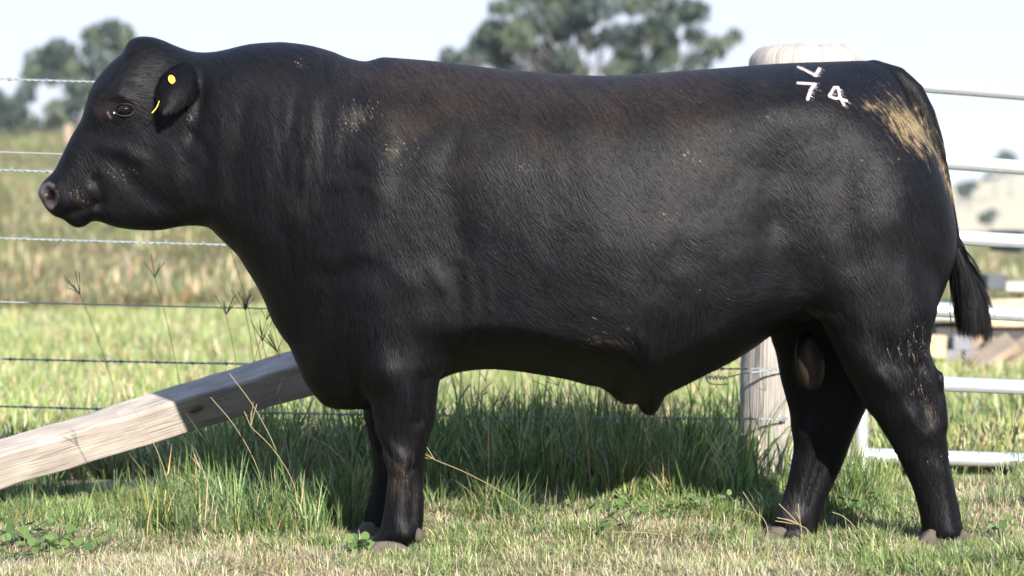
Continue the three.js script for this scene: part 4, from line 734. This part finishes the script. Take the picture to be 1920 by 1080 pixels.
const leafMat = phys({ vertexColors: true, roughness: 0.55, transmission: 0.25, thickness: 0, side: THREE.DoubleSide, specularIntensity: 0.6 });
const bark = std({ map: woodTex(8, [0.16, 0.14, 0.12], [0.08, 0.07, 0.06], 0.8), roughness: 0.9 });
const GUM = [[0.042, 0.062, 0.036], [0.03, 0.047, 0.034], [0.056, 0.074, 0.042], [0.026, 0.042, 0.034]];
function gumTree(label, category, basePx, z, list, leaf, per, seed, trunkR, group) {   // list: [px, py, rx px, ry px]
  const b = at(basePx, 400, z), base = V(b.x, H(b.x, z) - 0.2, z), t = thing('gum_tree', label, category, group, base), r = rng(seed), ppm = FPX / (DIST - z);
  const cl = list.map(([x, y, rx, ry]) => { const zz = z + (r() - 0.5) * 0.5 * (Math.max(...list.map((q) => q[0])) - Math.min(...list.map((q) => q[0]))) / ppm, p = at(x, y, zz).sub(base); return [p, rx / ppm, ry / ppm, ((rx + ry) / 2 / ppm) * 1.1]; });
  mesh(leafCrown(seed, cl, leaf, GUM, per), leafMat, 'crown', t);
  const top = Math.max(...cl.map((c) => c[0].y)), fork = V(0, top * 0.22, 0), gs = [];
  const limb = (a, m, e, r0, r1) => { const c = new THREE.CatmullRomCurve3([a, m, e]), n = 10, g = new THREE.TubeGeometry(c, n, 1, 8), p = g.attributes.position; for (let i = 0; i <= n; i++) { const o = c.getPointAt(i / n), rr = lerp(r0, r1, i / n); for (let j = 0; j <= 8; j++) { const k = i * 9 + j; p.setXYZ(k, o.x + (p.getX(k) - o.x) * rr, o.y + (p.getY(k) - o.y) * rr, o.z + (p.getZ(k) - o.z) * rr); } } g.computeVertexNormals(); return g; };
  mesh(limb(V(0, 0, 0), V(0.15, fork.y * 0.5, 0), fork, trunkR, trunkR * 0.75), bark, 'trunk', t);
  for (const [c] of cl) { const mid = fork.clone().lerp(c, 0.5).add(V((r() - 0.5) * 0.6, 0.1 * c.y, (r() - 0.5) * 0.6)); gs.push(limb(fork, mid, c, trunkR * 0.13, trunkR * 0.02)); }
  mesh(mergeGeometries(gs), bark, 'limbs', t);
  return t;
}
gumTree('loose crowned gum tree standing on the crest behind the face of the bull', 'tree', 150, -132, [[78, 112, 34, 30], [112, 92, 34, 26], [130, 118, 26, 26], [60, 138, 24, 20], [100, 135, 24, 20], [176, 62, 26, 22], [206, 48, 30, 20], [232, 62, 24, 24], [172, 90, 24, 18], [214, 84, 26, 18], [190, 118, 26, 20], [158, 128, 24, 18], [228, 120, 24, 24], [140, 160, 22, 18], [180, 158, 30, 22], [110, 205, 30, 26], [128, 232, 36, 22], [90, 232, 26, 20], [146, 190, 22, 18]], 0.34, 70, 901, 0.3, 'gum trees on the skyline');
gumTree('low spreading gum tree on the crest beside the loose crowned gum', 'tree', 15, -128, [[20, 200, 34, 26], [48, 172, 22, 22], [-20, 190, 36, 36], [40, 222, 34, 22], [5, 236, 34, 20], [-60, 210, 40, 40]], 0.34, 70, 902, 0.24, 'gum trees on the skyline');
{
  const r = rng(903), L = [];
  const put = (x, y, rx, ry) => L.push([x, y, rx, ry]);
  for (const q of [[845, 102, 22, 22], [880, 105, 30, 24], [905, 75, 34, 24], [940, 95, 38, 30], [930, 50, 34, 22], [975, 60, 36, 30], [1010, 30, 44, 30], [950, 5, 34, 18], [1000, -20, 50, 26], [1060, 0, 50, 28], [1050, 50, 42, 26], [1010, 95, 40, 26], [1060, 100, 30, 24], [1035, 130, 40, 18], [960, 130, 40, 20], [1090, 35, 34, 26], [1120, 10, 44, 22], [1180, 95, 30, 26], [1170, 128, 40, 22], [1150, 60, 34, 24], [1200, 55, 34, 26], [1240, 40, 36, 24], [1250, 75, 32, 30], [1255, 105, 30, 26], [1215, 118, 36, 20], [1280, 15, 40, 26], [1310, 10, 26, 22], [1300, 60, 22, 22], [1340, 75, 32, 16], [1375, 62, 16, 14], [1310, 108, 30, 22], [1345, 92, 20, 14], [1200, 5, 46, 20], [1110, 70, 26, 18], [1085, 125, 24, 20], [1140, -30, 60, 30], [1240, -35, 50, 30], [1060, -60, 60, 30], [960, -45, 40, 26], [1160, -85, 70, 34], [880, 138, 40, 14], [1290, 138, 34, 12]]) put(q[0] + (r() - .5) * 10, q[1] + (r() - .5) * 8, q[2], q[3]);
  gumTree('large dense gum tree rising above the back of the bull', 'tree', 1110, -112, L, 0.34, 70, 904, 0.5, 'gum trees on the skyline');
}
for (const [x, y, rx, ry, z, lab] of [[1893, 300, 30, 20, -520, 'pale hazy tree on the skyline above the second gate rail'], [1865, 306, 18, 14, -540, 'small hazy tree on the skyline beside a larger one'], [1815, 352, 20, 18, -500, 'grey green tree at the foot of the dry hill'], [1868, 338, 26, 14, -640, 'dark bluish tree clump behind the crest of the dry hill'], [1855, 400, 20, 12, -330, 'dark bush growing on the dry hillside']]) {
  const ppm = FPX / (DIST - z), l = []; const r = rng(x); for (let k = 0; k < 7; k++) l.push([x + (r() - .5) * rx * 1.5, y + (r() - .5) * ry * 1.2, rx * 0.5, ry * 0.55]);
  gumTree(lab, 'tree', x, z, l, 0.8, 12, x, 0.25, 'trees on the far hill');
}
{ // scrub along the crest behind the head
  const r = rng(910);
  for (const [x, y, rx] of [[30, 252, 40], [105, 262, 36], [175, 258, 40], [-40, 250, 40]]) { const l = []; for (let k = 0; k < 5; k++) l.push([x + (r() - .5) * rx * 1.6, y + (r() - .5) * 10, rx * 0.4, 9]); const t = gumTree('low grey green scrub bush on the crest below the gum trees', 'bush', x, -122, l, 0.22, 130, 911 + x, 0.06, 'scrub on the crest'); t.name = t.name.replace('gum_tree', 'scrub_bush'); }
}

// ------------------------------------------------------------------ single stalks and leafy weeds that stand out of the grass
const stalkMat = std({ vertexColors: false, color: lin(0.15, 0.13, 0.055), roughness: 0.8 }), dryStalk = std({ color: lin(0.2, 0.155, 0.085), roughness: 0.8 }), darkHead = std({ color: lin(0.055, 0.04, 0.03), roughness: 0.9 });
function stalk(x0, y0, x1, y1, z, head, mat, label, bow = 0.04, seed = 1) {   // foot and tip in photograph pixels
  const r = rng(seed), a = at(x0, y0, z), b = at(x1, y1, z + (r() - 0.5) * 0.1); a.y = H(a.x, a.z) - 0.01;
  const t = thing('grass_stalk', label, 'grass stalk', 'seeding grass stalks', a), e = b.sub(a), c = new THREE.CatmullRomCurve3([V(0, 0, 0), e.clone().multiplyScalar(0.4).add(V(-bow * Math.sign(e.x || 1), 0.02, 0)), e.clone().multiplyScalar(0.75).add(V(-bow * 0.7 * Math.sign(e.x || 1), 0.015, 0)), e]);
  mesh(new THREE.TubeGeometry(c, 20, 0.0011, 5), mat, 'stem', t);
  if (head) {
    const gs = [], d = c.getTangentAt(1);
    for (let k = 0; k < head; k++) { const v = d.clone().add(V((r() - 0.5) * 1.9, (r() - 0.35) * 1.3, (r() - 0.5) * 1.5)).normalize(), l = 0.045 + 0.045 * r(), q = new THREE.CatmullRomCurve3([V(0, 0, 0), v.clone().multiplyScalar(l * 0.5), v.clone().multiplyScalar(l).add(V(0, -0.008 * r(), 0))]); gs.push(new THREE.TubeGeometry(q, 6, 0.0012, 4)); }
    const h = mesh(mergeGeometries(gs), mat === dryStalk ? dryStalk : darkHead, 'seed_head', t); h.position.copy(e);
  }
  if (r() < 0.6) { const o = { pos: [], idx: [], col: [] }; const p = c.getPointAt(0.3); blade(o, r, p.x, p.z, 0.16 + 0.1 * r(), 0.006, 0.4, r() * 6.28, 1.3, GRASS.green, 5, p.y); mesh(geo(o.pos, o.idx, { color: o.col }), grassMat, 'blade', t); }
}
[[250, 870, 150, 552, -1.05, 6], [350, 880, 290, 520, -1.1, 4], [445, 900, 424, 590, -1.15, 9], [470, 900, 460, 582, -1.2, 11], [520, 860, 430, 460, -1.3, 3], [500, 900, 492, 640, -1.1, 6], [540, 880, 500, 560, -1.25, 4], [455, 880, 500, 600, -1.2, 5], [560, 900, 520, 660, -1.15, 7]].forEach(([a, b, c, d, z, h], i) => stalk(a, b, c, d, z, h, stalkMat, 'tall green grass stalk with dark seed head in front of the timber stay', 0.03, 500 + i));
[[330, 960, 200, 700, -0.3, 3], [545, 930, 430, 700, -0.35, 0], [500, 930, 395, 745, -0.4, 0], [530, 900, 520, 740, -0.7, 5], [560, 960, 470, 800, -0.3, 4], [690, 960, 560, 770, -0.3, 0]].forEach(([a, b, c, d, z, h], i) => stalk(a, b, c, d, z, h, dryStalk, 'dry straw coloured grass stalk leaning beside the front legs', 0.045, 520 + i));
{ const r = rng(530); for (let i = 0; i < 26; i++) { const x = 830 + r() * 560; stalk(x, 900, x + (r() - 0.5) * 90, 690 + r() * 70, -1.3 + (r() - 0.5) * 0.25, Math.floor(r() * 5), stalkMat, 'thin green grass stalk standing in the shade under the belly', 0.02, 540 + i); } }
[[1320, 1020, 1130, 1000, 0.15, 0], [1040, 960, 815, 862, -0.2, 4], [1500, 1060, 1492, 960, 0.35, 0], [1530, 1070, 1500, 985, 0.35, 6], [1620, 1060, 1560, 960, 0.2, 0], [1440, 1040, 1420, 965, 0.1, 2]].forEach(([a, b, c, d, z, h], i) => stalk(a, b, c, d, z, h, dryStalk, 'pale dry grass stalk lying among the short grass', 0.01, 580 + i));
[[1870, 960, 1900, 800, 0.0, 3], [1850, 930, 1862, 880, -0.4, 0], [1835, 900, 1820, 690, -1.2, 5]].forEach(([a, b, c, d, z, h], i) => stalk(a, b, c, d, z, h, dryStalk, 'dry grass stalk standing behind the hind leg', 0.01, 600 + i));
const weedLeaf = (() => { const pos = [], idx = [], col = [], N = 14; pos.push(0, 0, 0); col.push(1, 1, 1); for (let j = 0; j <= N; j++) { const a = (j / N) * 2 * Math.PI, rr = 1 - 0.28 * Math.exp(-((a - Math.PI) ** 2) / 0.25) + 0.05 * Math.sin(a * 7); pos.push(Math.cos(a) * rr + 0.35, 0.16 * rr * rr - 0.05 + 0.05 * Math.sin(a * 3), Math.sin(a) * rr * 0.92); col.push(1, 1, 1); if (j) idx.push(0, j + 1, j); } return geo(pos, idx); })();
const weedMats = [[0.075, 0.125, 0.035], [0.045, 0.085, 0.025], [0.1, 0.15, 0.045]].map((c) => phys({ color: lin(...c), roughness: 0.8, specularIntensity: 0.3, transmission: 0.3, thickness: 0, side: THREE.DoubleSide }));
function weed(px, py, z, n, size, rad, label, seed) {
  const p = at(px, py, z), r = rng(seed); p.y = H(p.x, p.z);
  const t = thing('broadleaf_weed', label, 'weed', 'broadleaf weeds in the grass', p), gs = [];
  for (let k = 0; k < n; k++) {
    const a = r() * 6.283, q = rad * Math.sqrt(r()), e = V(Math.cos(a) * q, 0.02 + 0.06 * r(), Math.sin(a) * q), m = mesh(weedLeaf, weedMats[Math.floor(r() * 3)], 'leaf', t);
    m.position.copy(e); m.scale.setScalar(size * (0.45 + 0.6 * r())); m.rotation.set((r() - 0.2) * 1.7, a, (r() - 0.5) * 1.4);
    gs.push(new THREE.TubeGeometry(new THREE.CatmullRomCurve3([V(0, 0, 0), e.clone().multiplyScalar(0.5).add(V(0, 0.012, 0)), e]), 6, 0.0014, 4));
  }
  mesh(mergeGeometries(gs), weedMats[1], 'stems', t);
}
[[30, 925, .0, 26], [75, 945, .1, 24], [110, 920, .0, 20], [20, 985, .3, 16], [90, 1000, .35, 14], [150, 935, .05, 12], [190, 960, .15, 10]].forEach(([x, y, z, n], i) => weed(x, y, z, Math.round(n * 0.6), 0.0165, 0.12, 'round leaved green weed growing at the low end of the timber stay', 700 + i));
[[690, 960, .25, 7], [675, 985, .3, 6], [640, 830, -.5, 5]].forEach(([x, y, z, n], i) => weed(x, y, z, n, 0.019, 0.05, 'round leaved green weed in front of the forefeet', 710 + i));
[[1010, 985, -.35, 10], [1080, 975, -.4, 12], [1140, 990, -.2, 12], [1200, 970, -.4, 12], [1260, 985, -.3, 12], [1310, 965, -.45, 10], [1340, 940, -.5, 8], [1180, 1010, 0, 9], [1120, 1030, .1, 8]].forEach(([x, y, z, n], i) => weed(x, y, z, n, 0.013, 0.075, 'small leaved weed growing under the belly of the bull', 720 + i));
[[880, 895, -.3, 4], [1600, 950, -.4, 8], [1640, 930, -.5, 8], [1590, 900, -.7, 8], [1880, 1010, .2, 5]].forEach(([x, y, z, n], i) => weed(x, y, z, n, 0.015, 0.06, 'small leaved weed growing round the hind legs', 740 + i));
renderer.render(scene, camera);
